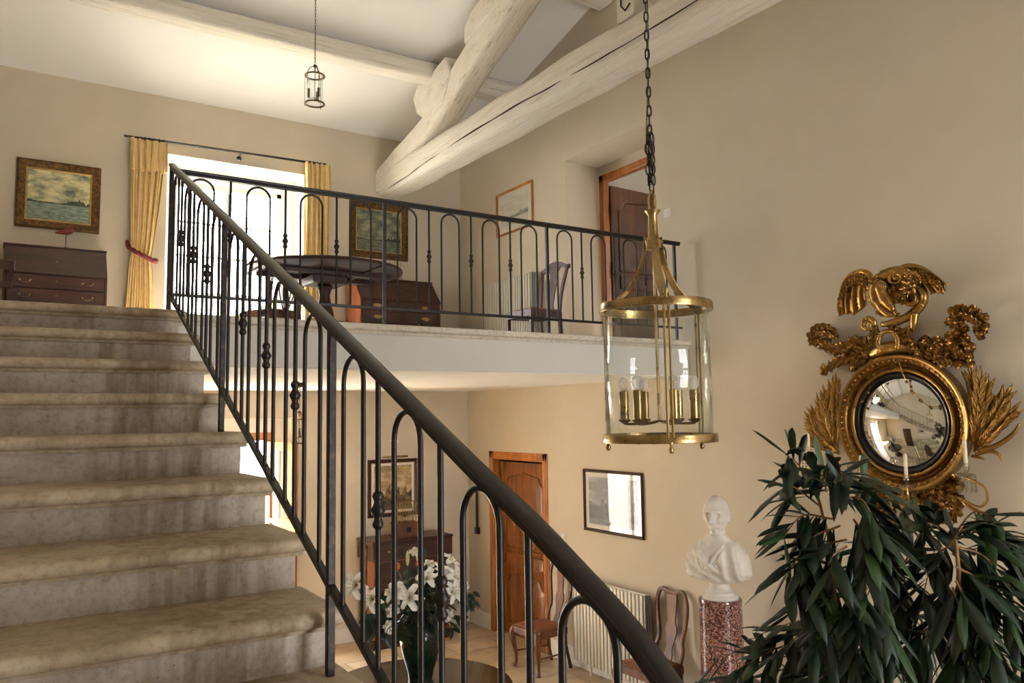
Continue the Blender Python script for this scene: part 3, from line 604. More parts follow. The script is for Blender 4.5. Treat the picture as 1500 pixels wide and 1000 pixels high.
# ------------------------------------------------------------------ staircase
YN = [5.25, 4.86, 4.48, 4.10, 3.69, 3.29, 2.90, 2.55]
while len(YN) < 19: YN.append(YN[-1]-.37)
ZN = [3.44-.185*i for i in range(9)]
while len(ZN) < 20: ZN.append(ZN[-1]-.178)
SX = .93
st = thing('staircase', (0, 5.4, 0), 'broad limestone staircase climbing from the foreground to the gallery', 'staircase')
Ws = Matrix.Translation(-Vector(st.location))
for i in range(19):
    y, z, zl = YN[i], ZN[i], max(ZN[i+1], 0); yb = YN[i-1] if i else 5.42
    b = MB(); b.M = Ws
    e = .045; n = 7; prof = []
    # rounded nosing over a small fillet
    for k in range(n+1):
        a = -PI/2+PI*k/n; prof.append((y-e+.012-math.cos(a)*.026, z-.027+math.sin(a)*.027))
    prof += [(yb+.03, z), (yb+.03, z-.054)]
    R = []
    for x, ins in ((XL+.001, 0), (SX+.015, 0), (SX+.034, .006), (SX+.042, .018), (SX+.044, .027)):
        R.append([(x, min(max(q[0], y-e-.02+ins*.8), yb+.03), z-.027+(q[1]-z+.027)*(1-ins/.027*.75) if ins else q[1]) for q in prof])
    b.rings(R)
    b.prism([(y-.022, z-.068), (y-.03, z-.052), (yb, z-.052), (yb, z-.068)], 'x', XL+.001, SX+.02)
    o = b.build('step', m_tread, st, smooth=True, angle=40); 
    b = MB(); b.M = Ws
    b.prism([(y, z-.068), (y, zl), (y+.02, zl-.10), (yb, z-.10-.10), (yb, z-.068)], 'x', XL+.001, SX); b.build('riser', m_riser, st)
# wall under the stairs
b = MB(); pts = [(YN[18], 0), (5.42, 0), (5.42, ZS+.1)] + [(YN[i], ZN[i+1]-.21) for i in range(0, 17)]
b.prism(pts, 'x', .74, .86); struct(b, 'wall_stair', m_wall)

# ------------------------------------------------------------------ wrought iron railings
def knob(parent, base, p, axis=None):
    b = MB(); b.M = Matrix.Translation(-Vector(base)); r = .0085
    b.lathe([(r, -.052), (.0135, -.047), (.0165, -.038), (.0125, -.028), (.0105, -.022), (.0155, -.011), (.0215, 0), (.0155, .011), (.0105, .022), (.0125, .028), (.0165, .038), (.0135, .047), (r, .052)], p, 12)
    return b.build('knob', m_iron, parent, smooth=True, angle=60)
def railing(root, plane, rail_pts, posts, foots, slots, base, dirv, railz, botz, m_post):
    base = Vector(base); W = Matrix.Translation(-base)
    def P(s, z): return (plane, s, z) if dirv == 'y' else (s, plane, z)
    up = (0, 0, 1)
    hr = [(-.0225, .0), (-.0225, .010), (-.016, .018), (0, .0205), (.016, .018), (.0225, .010), (.0225, 0), (.016, -.003), (-.016, -.003)]
    b = MB(); b.M = W; b.tube(rail_pts, .90, prof=hr, up=up); b.build('handrail', m_handrail, root, smooth=True, angle=75)
    b = MB(); b.M = W; b.tube([Vector(p)-Vector((0, 0, .012)) for p in rail_pts], 1, prof=[(-.014, -.008), (.014, -.008), (.014, .008), (-.014, .008)], up=up); b.build('rail_core', m_iron, root)
    sA, sB = posts[0], posts[-1]
    e0, e1 = (Vector(rail_pts[0]), Vector(rail_pts[-1]))
    s0, s1 = (e0.y, e1.y) if dirv == 'y' else (e0.x, e1.x)
    b = MB(); b.M = W; b.tube([P(s0, botz(s0)), P(s1, botz(s1))], 1, prof=[(-.012, -.010), (.012, -.010), (.012, .010), (-.012, .010)], up=up); b.build('bottom_rail', m_iron, root, bevel=.002)
    for s, f in zip(posts, foots):
        b = MB(); b.M = W; h = .0125; q = P(s, 0); b.box((q[0]-h, q[1]-h, f), (q[0]+h, q[1]+h, railz(s)-.005), bev=.003); b.build('post', m_post, root)
    for kind, s in slots:
        if kind == 'k':
            q = P(s, 0); b = MB(); b.M = W; h = .0072
            b.tube([(q[0], q[1], botz(s)), (q[0], q[1], railz(s)-.01)], .0082, 8)
            o = b.build('baluster', m_iron, root, smooth=True, angle=60)
            knob(o, base, P(s, railz(s)-.385))
        else:
            hw = .079; b = MB(); b.M = W; top = railz(s)-.024-hw-.007; pts = [P(s-hw, botz(s-hw)), P(s-hw, top-.1), P(s-hw, top)]
            for k in range(1, 12): a = PI-PI*k/12; pts.append(P(s+hw*math.cos(a), top+hw*math.sin(a)))
            pts += [P(s+hw, top), P(s+hw, top-.1), P(s+hw, botz(s+hw))]
            b.tube(pts, .0078, 8); b.build('arch', m_iron, root, smooth=True, angle=50)
            b = None
PX = .897
RZ = [(5.41, 4.407), (4.394, 3.945), (2.361, 3.013), (1.872, 2.789), (1.528, 2.630), (1.336, 2.547), (1.178, 2.468), (1.046, 2.398), (.976, 2.350), (.88, 2.275), (.76, 2.16), (.62, 2.0)]
def interp(T, s):
    for (a, za), (c, zc) in zip(T, T[1:]):
        if c <= s <= a: return za+(zc-za)*(s-a)/(c-a)
    return T[0][1] if s > T[0][0] else T[-1][1]
def rz_s(s): return interp(RZ, s)
def bz_s(s): return 3.574+(s-5.41)*.4525
YPOST = [5.41, 3.93, 2.447]
sl = []
for a_, c_ in ((5.41, 3.93), (3.93, 2.447), (2.447, .964)):
    d = (a_-c_)/8
    for k in range(1, 8): sl.append(('a' if k % 2 else 'k', a_-d*k))
rs = thing('stair_railing', (PX, 5.41, ZU), 'black wrought iron stair railing descending beside the stone steps to the foreground', 'railing')
pts = catmull([(PX, y, z) for y, z in RZ], 5)
railing(rs, PX, pts, YPOST+[.64], [ZU, 2.70, ZN[8], ZN[13]], sl, rs.location, 'y', rz_s, bz_s, m_ironrub)
rb = thing('gallery_railing', (PX, 5.41, ZU), 'black wrought iron railing along the gallery edge from window to right wall', 'railing')
XP = [2.387, 3.882, 5.372]; sl = []
for a_, c_ in ((.897, 2.387), (2.387, 3.882), (3.882, 5.372)):
    d = (c_-a_)/8
    for k in range(1, 8): sl.append(('a' if k % 2 else 'k', a_+d*k))
railing(rb, 5.41, [(PX, 5.41, 4.375), (3, 5.41, 4.375), (5.44, 5.41, 4.375)], XP, [ZU]*3, sl, rb.location, 'x', lambda s: 4.375, lambda s: 3.562, m_iron)

# ------------------------------------------------------------------ framed pictures
def picture(name, c, w, h, n, fw, fd, m_fr, m_art, label, mount=0, m_mount=None, liner=None, cat='picture', tilt=0, glass=False):
    """c centre on the wall; n: 'y' hangs on a wall facing -Y, 'x' on the right wall facing -X, 'X' facing +X"""
    rz = {'y': 0, 'x': -PI/2, 'X': PI/2}[n]
    t = thing(name, c, label, cat, rz=rz); t.rotation_euler = (tilt, 0, rz)
    o = t; b = MB()
    prof = [(0, -.004), (0, -fd*.8), (fw*.25, -fd), (fw*.55, -fd*.8), (fw*.8, -fd*.55), (fw, -fd*.45), (fw, -.004)]
    R = []
    for sx, sz in ((-1, -1), (1, -1), (1, 1), (-1, 1)):
        R.append([(sx*(w/2-p), q, sz*(h/2-p)) for p, q in prof])
    b.rings(R, closed=True, cap=False); b.build('picture_frame', m_fr, t, smooth=True, angle=30)
    iw, ih = w/2-fw, h/2-fw
    if liner:
        b = MB(); 
        R = [[(sx*(iw-p), q, sz*(ih-p)) for p, q in ((-.004, -.004), (-.004, -fd*.42), (liner[0]*.5, -fd*.5), (liner[0], -fd*.36), (liner[0], -.004))] for sx, sz in ((-1, -1), (1, -1), (1, 1), (-1, 1))]
        b.rings(R, closed=True, cap=False); b.build('frame_liner', liner[1], t); iw -= liner[0]; ih -= liner[0]
    if mount:
        b = MB(); b.box((-iw, -fd*.3, -ih), (iw, -.004, ih)); b.build('mount', m_mount or m_paper, t); iw -= mount; ih -= mount
    b = MB(); y = -fd*.33 if not mount else -fd*.3-.002
    b.uvquad((-iw, y, -ih), (iw, y, -ih), (iw, y, ih), (-iw, y, ih)); b.build('canvas', m_art, t, recalc=False)
    if glass:
        b = MB(); jw, jh = w/2-fw, h/2-fw; b.box((-jw, -fd*.42, -jh), (jw, -fd*.42+.002, jh)); b.build('picture_glass', m_pane, t)
    return t
picture('river_painting', (.482, YF, 5.215), .80, .745, 'y', .085, .05, m_giltframe, m_river, 'oil painting of a river under clouds in a gilt frame above the left bureau', liner=(.018, m_goldline), tilt=.0)
picture('harbour_painting', (4.235, YF, 5.265), .84, .76, 'y', .09, .05, m_giltframe, m_harbour, 'dark oil painting of boats in a gilt frame seen through the gallery railing', liner=(.015, m_goldline))
picture('hill_watercolour', (XR, 8.355, 5.395), .84, .575, 'x', .03, .03, m_pine, m_hills, 'pale hill watercolour in a thin honey wood frame on the gallery wall', mount=.075, glass=True)
t = picture('battle_print', (4.365, YFL, 1.855), .70, .735, 'y', .045, .03, m_mahog, m_battle, 'sepia print of a cavalry crowd in a dark frame above the desk', liner=(.008, m_goldline), mount=.03)
b = MB(); b.tube([(-.17, -.09, .40), (.17, -.09, .40)], .013, 8); b.tube([(0, -.01, .36), (0, -.05, .41), (0, -.09, .40)], .005, 6); b.build('picture_light', m_brass, t, smooth=True)
picture('engraving', (XR, 6.56, 1.83), .96, .665, 'x', .032, .03, m_mahogz, m_engrave, 'grey engraving in a dark frame reflecting the bright doorway, above the radiator', mount=.05, glass=True)
picture('stair_wall_print', (.86, 3.1, 1.75), .62, .45, 'X', .035, .03, m_mahogz, m_engrave, 'small dark framed print on the wall under the stairs, seen only in the round mirror', mount=.06)
for nm, c, lab in (('light_switch', (XR, 5.61, 4.73), 'white light switch on the right wall beside the gallery door recess'), ('light_switch', (XR, 7.45, 1.36), 'white light switch on the wall above the chair nearest the pine door')):
    t = thing(nm, c, lab, 'light switch', rz=-PI/2); b = MB(); b.box((-.045, -.010, -.045), (.045, 0, .045), bev=.003); b.build('switch_plate', m_plastic, t); b = MB(); b.box((-.02, -.015, -.026), (.02, -.009, .026), bev=.002); b.build('rocker', m_plastic, t)

# ------------------------------------------------------------------ curtains
def curtain(xa, xb, ztop, zbot, y, tie, seed, label, side, ylin=None):
    t = thing('curtain', ((xa+xb)/2, y, zbot), label, 'curtain'); W = Matrix.Translation(-Vector(t.location)); rnd = random.Random(seed)
    n = 72; folds = 5; ph = [rnd.uniform(-.5, .5) for _ in range(folds+2)]
    def row(z, x0, x1, amp, skew=0):
        r = []
        for i in range(n+1):
            u = i/n; f = u*folds; wob = .6*math.sin(2*PI*f+ph[int(f)])+.4*math.sin(4.3*PI*f+1.7*z)
            r.append((x0+(x1-x0)*u, y-.05-amp*(1+wob)*.5+.01*math.sin(z*5+u*9), z))
        return r
    w = xb-xa; rows = []
    for k in range(31):
        v = k/30; z = ztop-(ztop-zbot)*v
        if tie:
            tz, tx0, tx1 = tie; f = (z-tz)/(ztop-tz) if z > tz else (tz-z)/(tz-zbot)
            if z > tz: g = min(1, max(0, f))**.75; x0 = tx0+(xa-tx0)*g; x1 = tx1+(xb-tx1)*g; amp = .045+.05*g
            else: g = min(1, max(0, f))**.6; x0 = tx0+(xa-.03-tx0)*g; x1 = tx1+(xb-.07-tx1)*g; amp = .045+.06*g
        else: x0, x1, amp = xa, xb, .08
        rows.append(row(z, x0, x1, amp))
    b = MB(); b.M = W; V = [[b.v(p) for p in r] for r in rows]
    for i in range(len(V)-1):
        for k in range(n): b.face([V[i][k], V[i+1][k], V[i+1][k+1], V[i][k+1]])
    b.build('drape', m_curtain, t, smooth=True, angle=180, solid=.006)
    b = MB(); b.M = W; rows = []
    for k in range(9):
        v = k/8; z = ztop+.02-(.37*v); r = row(z, xa-.01, xb+.01, .06+.03*v)
        rows.append([(p[0], p[1]-.018-.012*v-(.012*abs(math.sin(i*.9)) if v < .5 else 0), p[2]-(.018*math.sin(i*.33) if k == 8 else 0)) for i, p in enumerate(r)])
    V = [[b.v(p) for p in r] for r in rows]
    for i in range(len(V)-1):
        for k in range(n): b.face([V[i][k], V[i+1][k], V[i+1][k+1], V[i][k+1]])
    b.build('valance', m_curtain, t, smooth=True, angle=180, solid=.006)
    if tie:
        tz, tx0, tx1 = tie
        b = MB(); b.M = W; loop = [(tx0-.03, y-.02, tz+.16), (tx0-.02, y-.11, tz+.08), ((tx0+tx1)/2, y-.16, tz+.0), (tx1+.03, y-.13, tz-.05), (tx1+.06, y-.05, tz-.03)]
        P = catmull(loop, 10)
        for phs in (0, 2.1, 4.2):
            q = [p+Vector((math.cos(i*.55+phs)*.014, math.cos(i*.55+phs)*.006, math.sin(i*.55+phs)*.016)) for i, p in enumerate(P)]; b.tube(q, .014, 7)
        b.build('rope_tieback', m_rope, t, smooth=True)
    return t
curtain(1.17, 1.54, 5.95, ZU+.02, YF-.02, (4.62, 1.20, 1.41), 4, 'yellow linen curtain left of the gallery window, tied with burgundy rope', -1)
curtain(3.19, 3.50, 6.0, ZU+.02, YF-.02, None, 9, 'yellow linen curtain hanging straight right of the gallery window', 1)
t = thing('curtain_rod', (2.36, YF-.1, 6.0), 'black iron curtain rod above the gallery window', 'curtain rod'); W = Matrix.Translation(-Vector(t.location))
b = MB(); b.M = W; b.tube([(1.2, YF-.01, 5.985), (1.2, YF-.10, 5.985), (1.26, YF-.11, 5.985), (3.46, YF-.11, 6.03)], .013, 8, smooth=4); b.build('rod', m_iron, t, smooth=True)
for x in (1.27, 1.31, 1.36, 1.41, 1.46, 1.51, 3.2, 3.24, 3.29, 3.34, 3.39, 3.44):
    b = MB(); b.M = W; z = 5.985+(x-1.26)*.0205; b.tube([(x+.0, YF-.11+.02*math.cos(a), z+.02*math.sin(a)) for a in [2*PI*k/10 for k in range(10)]], .004, 5, closed=True); b.build('curtain_ring', m_iron, t)
b = MB(); b.M = W; b.tube([(2.38, YF, 5.96), (2.38, YF-.11, 6.0)], .008, 6); b.ball((2.38, YF-.03, 5.955), .03, 10, 8); b.build('rod_bracket', m_iron, t)

# ------------------------------------------------------------------ radiators
def radiator(c, L, h, label, n):
    t = thing('radiator', c, label, 'radiator', rz=-PI/2); p = L/n    # local x runs towards -Y... length, local -y into the room
    b = MB()
    for i in range(n):
        x = -L/2+p*(i+.5); b.box((x-p*.36, -.028, .02), (x+p*.36, .0, h-.01), bev=.006)
    b.build('front_fins', m_radiator, t)
    b = MB(); b.box((-L/2, .008, .05), (L/2, .014, h-.05)); b.box((-L/2+.01, .03, .03), (L/2-.01, .06, h-.03)); b.tube([(-L/2, .02, h-.02), (L/2, .02, h-.02)], .018, 8); b.tube([(-L/2, .02, .03), (L/2, .02, .03)], .018, 8); b.build('radiator_body', m_radiator, t)
    for sx in (-1, 1):
        b = MB()
        for k in range(3): b.box((sx*(L/2+.002), -.02+.03*k, .02), (sx*(L/2+.022), .002+.03*k, h-.005), bev=.004)
        b.build('side_plate', m_radside, t)
    b = MB(); b.tube([(L/2-.02, .03, .06), (L/2+.04, .03, .06), (L/2+.04, .03, -.0), (L/2+.04, .08, -.02)], .01, 8); b.ball((L/2+.045, .0, .06), .028, 10, 8); b.build('valve', m_brass, t, smooth=True)
    for sx in (-.3, .3):
        b = MB(); b.cyl((sx*L, .02, -c[2]+(ZU if c[2] > 3 else 0)), (sx*L, .02, .03), .012, 8); b.build('foot', m_radiator, t)
    return t
radiator((XR-.12, 8.38, 3.54), 1.10, .955, 'cream ribbed radiator on the gallery, behind the upstairs chair', 20)
radiator((XR-.12, 6.54, .10), 1.12, .90, 'cream ribbed radiator in the hall below the engraving', 20)
# ------------------------------------------------------------------ case furniture
def bail(parent, x, z, y=-.0, w=.045, plate=True):
    b = MB()
    if plate:
        for sx in (-1, 1): b.lathe([(.011, 0), (.013, -.003), (.006, -.012), (.0, -.014)], (x+sx*w, y, z), 10, axis='y')
    b.tube([(x-w, y-.012, z), (x-w*.95, y-.02, z-.015), (x-w*.4, y-.022, z-.03), (x+w*.4, y-.022, z-.03), (x+w*.95, y-.02, z-.015), (x+w, y-.012, z)], .0032, 6, smooth=3)
    return b
def batwing(b, x, z, y=-.001):
    pts = []
    for k in range(16):
        a = 2*PI*k/16; r = 1+.28*math.cos(4*a); pts.append((x+.055*math.cos(a)*r, z+.026*math.sin(a)*(1+.2*math.cos(2*a))))
    b.prism(pts, 'y', y-.003, y)
def bureau(name, c, w, h, d, label, m_side, wings, slant_lo=.84):
    t = thing(name, c, label, 'bureau desk'); f = .10   # foot height
    lo = h*.725; dt = .24                                  # depth of the flat top
    b = MB(); prof = [(0.012, f), (d, f), (d, h), (d-dt, h), (.012, lo)]
    b.prism(prof, 'x', 0, .022, mi=0); b.prism(prof, 'x', w-.022, w); b.box((.02, .03, f), (w-.02, d-.01, lo)); b.box((.02, d-dt, f), (w-.02, d-.01, h-.02)); b.build('side_panel', m_side, t, bevel=.002)
    b = MB(); b.box((-.008, d-dt-.012, h-.016), (w+.008, d, h+.004), bev=.003); b.build('top', m_mahog, t)
    b = MB(); b.prism([(.0, lo+.004), (.012, lo+.012), (d-dt, h-.014), (d-dt-.012, h-.022), (-.012, lo-.008), (-.01, lo-.014), (.03, lo-.014)], 'x', .004, w-.004); fl = b.build('fall_front', m_mahog, t, bevel=.002)
    b = MB(); b.cyl((w/2, .045, lo+.13), (w/2, .03, lo+.125), .008, 10); b.build('escutcheon', m_brass, fl)
    b = MB(); b.box((0, 0.0, f), (w, .03, f+.035)); b.box((-.006, -.010, f-.03), (w+.006, d, f+.008), bev=.004); b.build('plinth', m_mahog, t)
    zs = [f+.035, f+.035+(lo-f-.06)*.30, f+.035+(lo-f-.06)*.57, f+.035+(lo-f-.06)*.80, lo-.02]
    for k in range(4):
        b = MB(); b.box((.03, .0, zs[k]+.006), (w-.03, .03, zs[k+1]-.006), bev=.003); dr = b.build('drawer', m_mahog, t); zc = (zs[k]+zs[k+1])/2
        for hx in (w*.20, w*.80):
            b = bail(None, hx, zc+.01, 0.0)
            if wings: batwing(b, hx, zc+.005)
            b.build('drawer_handle', m_brass, dr, smooth=True, angle=30)
        b = MB(); b.lathe([(.008, 0), (.009, -.002), (.004, -.003)], (w/2, 0, zc+.01), 8, axis='y'); b.build('escutcheon', m_brassdk, dr)
    for sx in (0, 1):
        for sy in (0, 1):
            x0 = 0 if sx == 0 else w; s = 1 if sx == 0 else -1; b = MB()
            b.prism([(x0-s*.006, 0), (x0+s*.07, 0), (x0+s*.085, f*.5), (x0+s*.12, f-.03), (x0-s*.006, f-.03)], 'y', (.0 if sy == 0 else d-.09), (.09 if sy == 0 else d)); b.build('foot', m_mahog, t)
    return t
bureau('writing_bureau', (0.0, 9.30, ZU), .935, 1.165, .47, 'dark mahogany slant-front bureau on the left below the river painting', m_mahogz, False)
bureau('writing_bureau', (3.76, 9.25, ZU), 1.13, 1.13, .50, 'slant-front bureau with bright brass plates behind the railing, below the harbour painting', m_redside, True)

# secretaire in the lower hall
c = (3.86, 9.08, 0); t = thing('secretaire', c, 'dark walnut secretaire below the battle print, carrying the birdcage', 'secretaire'); w, h, d = 1.08, 1.27, .50
b = MB(); b.box((.03, .05, .10), (w-.03, d, h-.24), bev=.004); b.build('carcass', m_redside, t)
b = MB(); b.box((-.01, -.01, h-.03), (w+.01, d, h), bev=.006); b.build('top', m_mahog, t)
b = MB(); b.box((0, 0, h-.24), (w, d, h-.03), bev=.004); fr = b.build('frieze', m_mahog, t)
for k in range(3):
    b = MB(); x0 = .03+k*.345; b.box((x0, -.008, h-.215), (x0+.33, .01, h-.055), bev=.003); dr = b.build('drawer', m_mahog, t); b = MB(); b.lathe([(.006, 0), (.006, -.012), (.014, -.018), (.012, -.028), (0, -.03)], (x0+.165, -.008, h-.13), 12, axis='y'); b.build('drawer_knob', m_brass, dr, smooth=True)
b = MB(); b.box((.05, .035, .60), (w-.05, .055, h-.26), bev=.003); b.build('fall_front', m_mahog, t)
for k in range(2):
    b = MB(); b.box((.05+k*.49, .035, .14), (.53+k*.49, .055, .585), bev=.003); b.build('cupboard_door', m_mahog, t)
b = MB(); b.box((0, .0, 0), (w, d, .10), bev=.005); b.build('plinth', m_mahog, t)
# finial post at its left
b = MB(); b.tube([(-.045, .1, 0), (-.045, .1, 1.2)], .011, 8); b.ball((-.045, .1, 1.21), .02, 10, 8); b.build('brass_rod', m_brown_brass, t, smooth=True)
t = thing('birdcage', (4.36, 9.24, 1.27), 'small arched wire birdcage on a wooden box, standing on the secretaire', 'birdcage')
b = MB(); b.box((-.15, -.10, .02), (.15, .10, .17), bev=.006); b.box((-.165, -.115, .0), (.165, .115, .03), bev=.006); b.box((-.16, -.11, .165), (.16, .11, .185), bev=.004); bx = b.build('cage_box', m_walnut, t)
b = MB(); b.box((-.03, -.112, .07), (.03, -.10, .13)); b.build('drawer_plate', m_dark, bx)
b = MB()
for k in range(9):
    x = -.14+.035*k; hz = .18+.16+.12*math.sqrt(max(0, 1-(x/.15)**2)); 
    for y in (-.09, .09): b.tube([(x, y, .18), (x, y, hz)], .0034, 5)
for y in (-.09, 0, .09): b.tube([(-.145, y, .18), (-.145, y, .34)]+[(-.145*math.cos(a), y, .34+.125*math.sin(a)) for a in [PI*k/12 for k in range(1, 12)]]+[(.145, y, .34), (.145, y, .18)], .003, 5)
for k in range(7): a = PI*k/6; b.tube([(-.145*math.cos(a), -.09, .34+.125*math.sin(a)), (-.145*math.cos(a), .09, .34+.125*math.sin(a))], .002, 5)
b.tube([(0, 0, .465), (0, 0, .50), (.012, 0, .515), (0, 0, .53), (-.012, 0, .515), (0, 0, .50)], .003, 5)
b.build('wire_dome', m_brassdk, t, smooth=True)
b = MB(); b.tube([(-.06, 0, .25), (.06, 0, .25)], .004, 6); b.ball((0, 0, .275), .022, 10, 8, (1.2, .8, 1)); b.ball((.022, 0, .30), .014, 8, 6); b.build('perched_bird', m_brown_brass, t, smooth=True)

# ------------------------------------------------------------------ chairs
def cabriole(b, x, y, z, sx, sy):
    """front leg with knee, ankle and pad foot"""
    P = [(x, y, z), (x+sx*.022, y+sy*.022, z-.06), (x+sx*.018, y+sy*.018, z-.15), (x-sx*.004, y-sy*.004, z-.28), (x-sx*.006, y-sy*.006, z-.37), (x+sx*.012, y+sy*.012, z-.415), (x+sx*.014, y+sy*.014, z-.43)]
    b.tube(P, [.034, .040, .033, .021, .017, .025, .030], 10, smooth=4)
def qa_chair(name, loc, rz, label, m=m_walnut, group=None):
    t = thing(name, loc, label, 'chair', rz, group); H = .45
    fw, bw, d = .255, .20, .22
    b = MB(); pts = [(-fw+.03, -d), (fw-.03, -d), (fw, -d+.03), (bw, d), (-bw, d), (-fw, -d+.03)]
    R = [[(p[0]*s, p[1]*s, z) for p in pts] for s, z in ((.97, H-.075), (1, H-.07), (1, H-.004), (.98, H), (.93, H+.003), (.92, H-.002))]; b.rings(R); b.build('seat_rail', m, t)
    b = MB(); R = [[(p[0]*s, p[1]*s, z) for p in pts] for s, z in ((.91, H-.01), (.91, H+.006), (.86, H+.018), (.6, H+.026), (.2, H+.03))]; b.rings(R); b.build('seat', m_leatherseat, t, smooth=True)
    for sx in (-1, 1):
        b = MB(); cabriole(b, sx*(fw-.03), -d+.03, H-.02, sx, -1); b.build('leg', m, t, smooth=True)
        b = MB(); b.tube([(sx*(bw-.02), d-.02, H-.02), (sx*(bw-.025), d-.005, .25), (sx*(bw-.02), d+.05, .0)], [.020, .016, .02], 8, smooth=4); b.build('leg', m, t, smooth=True)
    # hooped back: stiles bow in and out, crest yoke
    def bk(z): return d-.012+.10*((z-H)/.62)+.02*math.sin((z-H)/.62*PI*1.2)
    L = [(-.165, H-.03), (-.175, H+.10), (-.150, H+.20), (-.178, H+.33), (-.195, H+.46), (-.188, H+.56), (-.150, H+.625), (-.095, H+.632), (-.045, H+.612), (0, H+.618)]
    full = L+[(-x, z) for x, z in L[-2::-1]]
    b = MB(); b.tube([(x, bk(z), z) for x, z in full], 1, prof=[(-.017, -.012), (0, -.017), (.017, -.012), (.017, .012), (0, .016), (-.017, .012)], smooth=5, up=(0, 1, .1)); b.build('back_frame', m, t, smooth=True, angle=50)
    S = [(.052, H+.005), (.050, H+.06), (.036, H+.10), (.046, H+.16), (.072, H+.24), (.070, H+.30), (.050, H+.34), (.052, H+.40), (.060, H+.50), (.066, H+.60), (.068, H+.615)]
    P = catmull([(w, 0, z) for w, z in S], 4); b = MB(); R = [[(-p.x, bk(p.z)-.006, p.z), (p.x, bk(p.z)-.006, p.z), (p.x, bk(p.z)+.006, p.z), (-p.x, bk(p.z)+.006, p.z)] for p in P]; b.rings(R); b.build('splat', m, t, smooth=True, angle=40)
    b = MB()
    for sx in (-1, 1): b.tube([(sx*(fw-.035), -d+.035, .17), (sx*(bw-.03), d, .17)], [.010, .010], 8)
    b.tube([(-fw+.05, 0, .17), (fw-.05, 0, .17)], .010, 8); b.build('stretcher', m, t, smooth=True)
    return t
m_leatherseat = mat('tan_brown_seat', srgb('#5e3318'), srgb('#7b4723'), rough=.5, scale=8, coat=.0)
qa_chair('dining_chair', (5.12, 7.40, 0), -PI/2, 'walnut vase-back chair beside the pine door, half behind the stair railing')
qa_chair('dining_chair', (5.16, 5.68, 0), -PI/2, 'walnut vase-back chair between the hall radiator and the granite plinth')
def open_chair(name, loc, rz, label, H=.46, top=1.0, style='serp', m=m_mahogz):
    t = thing(name, loc, label, 'chair', rz); w, d = .25, .22
    b = MB(); b.prism([(-w, -d), (w, -d), (w*.82, d), (-w*.82, d)], 'z', H-.075, H); b.build('seat_rail', m, t, bevel=.004)
    b = MB(); R = [[(x*s, y*s, z) for x, y in ((-w, -d), (w, -d), (w*.82, d), (-w*.82, d))] for s, z in ((.95, H-.004), (.95, H+.01), (.85, H+.022), (.3, H+.028))]; b.rings(R); b.build('seat', m_leatherseat if style == 'serp' else m_leather, t, smooth=True)
    for sx in (-1, 1):
        b = MB(); b.box((sx*(w-.022)-.02, -d, 0), (sx*(w-.022)+.02, -d+.04, H-.07), bev=.003); b.build('leg', m, t)
        b = MB(); b.tube([(sx*(w*.82-.02), d-.01, H-.01), (sx*(w*.82-.02), d+.0, .22), (sx*(w*.82-.02), d+.06, 0)], 1, prof=[(-.018, -.018), (.018, -.018), (.018, .018), (-.018, .018)], smooth=3, up=(0, 1, 0)); b.build('leg', m, t)
        fl = .245 if style == 'serp' else .20
        b = MB(); b.tube([(sx*(w*.82-.02), d-.015, H-.04), (sx*(w*.82-.01), d+.01, H+.2), (sx*fl, d+.07, top-.02)], 1, prof=[(-.018, -.012), (.018, -.012), (.018, .012), (-.018, .012)], smooth=4, up=(0, 1, 0)); b.build('back_stile', m, t)
    b = MB(); yy = d+.07
    if style == 'serp': b.tube([(-.27, yy+.01, top-.035), (-.22, yy, top-.03), (-.10, yy, top+.015), (0, yy, top+.03), (.10, yy, top+.015), (.22, yy, top-.03), (.27, yy+.01, top-.035)], 1, prof=[(-.024, -.012), (.02, -.012), (.024, .0), (.02, .012), (-.024, .012)], smooth=5, up=(0, 1, 0))
    else: b.box((-.22, yy-.015, top-.09), (.22, yy+.012, top), bev=.008)
    b.build('crest_rail', m, t, smooth=style == 'serp', angle=40)
    def sp(z): return d-.0+.07*(z-H)/(top-H)
    if style == 'serp':
        S = [(.045, H), (.05, H+.05), (.034, H+.10), (.045, H+.2), (.06, H+.3), (.085, H+.36), (.062, H+.40), (.075, H+.46), (.125, H+.525), (.14, H+.55)]
        P = catmull([(q, 0, z) for q, z in S], 4)
        b = MB(); b.rings([[(-p.x, sp(p.z)-.006, p.z), (p.x, sp(p.z)-.006, p.z), (p.x, sp(p.z)+.006, p.z), (-p.x, sp(p.z)+.006, p.z)] for p in P])
        b.build('splat', m, t, smooth=True, angle=40)
    elif style == 'wheat':
        for k in (-2, -1, 0, 1, 2):
            b = MB(); b.tube([(k*.012, sp(H+.02), H+.0), (k*.05, sp(H+.2), H+.22), (k*.028, sp(top-.1), top-.07)], .008, 6, smooth=5); b.build('splat_strand', m, t, smooth=True)
    else:
        b = MB(); b.box((-.2, sp(H+.2)-.01, H+.13), (.2, sp(H+.2)+.01, H+.19), bev=.004); b.build('cross_rail', m, t)
    b = MB()
    for sx in (-1, 1): b.box((sx*(w*.9)-.008, -d+.02, .17), (sx*(w*.9)+.008, d+.02, .20))
    b.build('stretcher', m, t)
    return t
open_chair('dining_chair', (4.98, 7.20, ZU), -PI/2, 'dark carved chair on the gallery before the cream radiator', top=1.0, style='serp')
open_chair('dining_chair', (2.45, 8.50, ZU), math.radians(200), 'chair with a pierced strand back behind the round gallery table', top=.93, style='wheat', m=m_walnut)
open_chair('dining_chair', (-.13, 8.75, ZU), math.radians(180), 'low dark chair standing before the left bureau at the frame edge', H=.42, top=.80, style='rail')

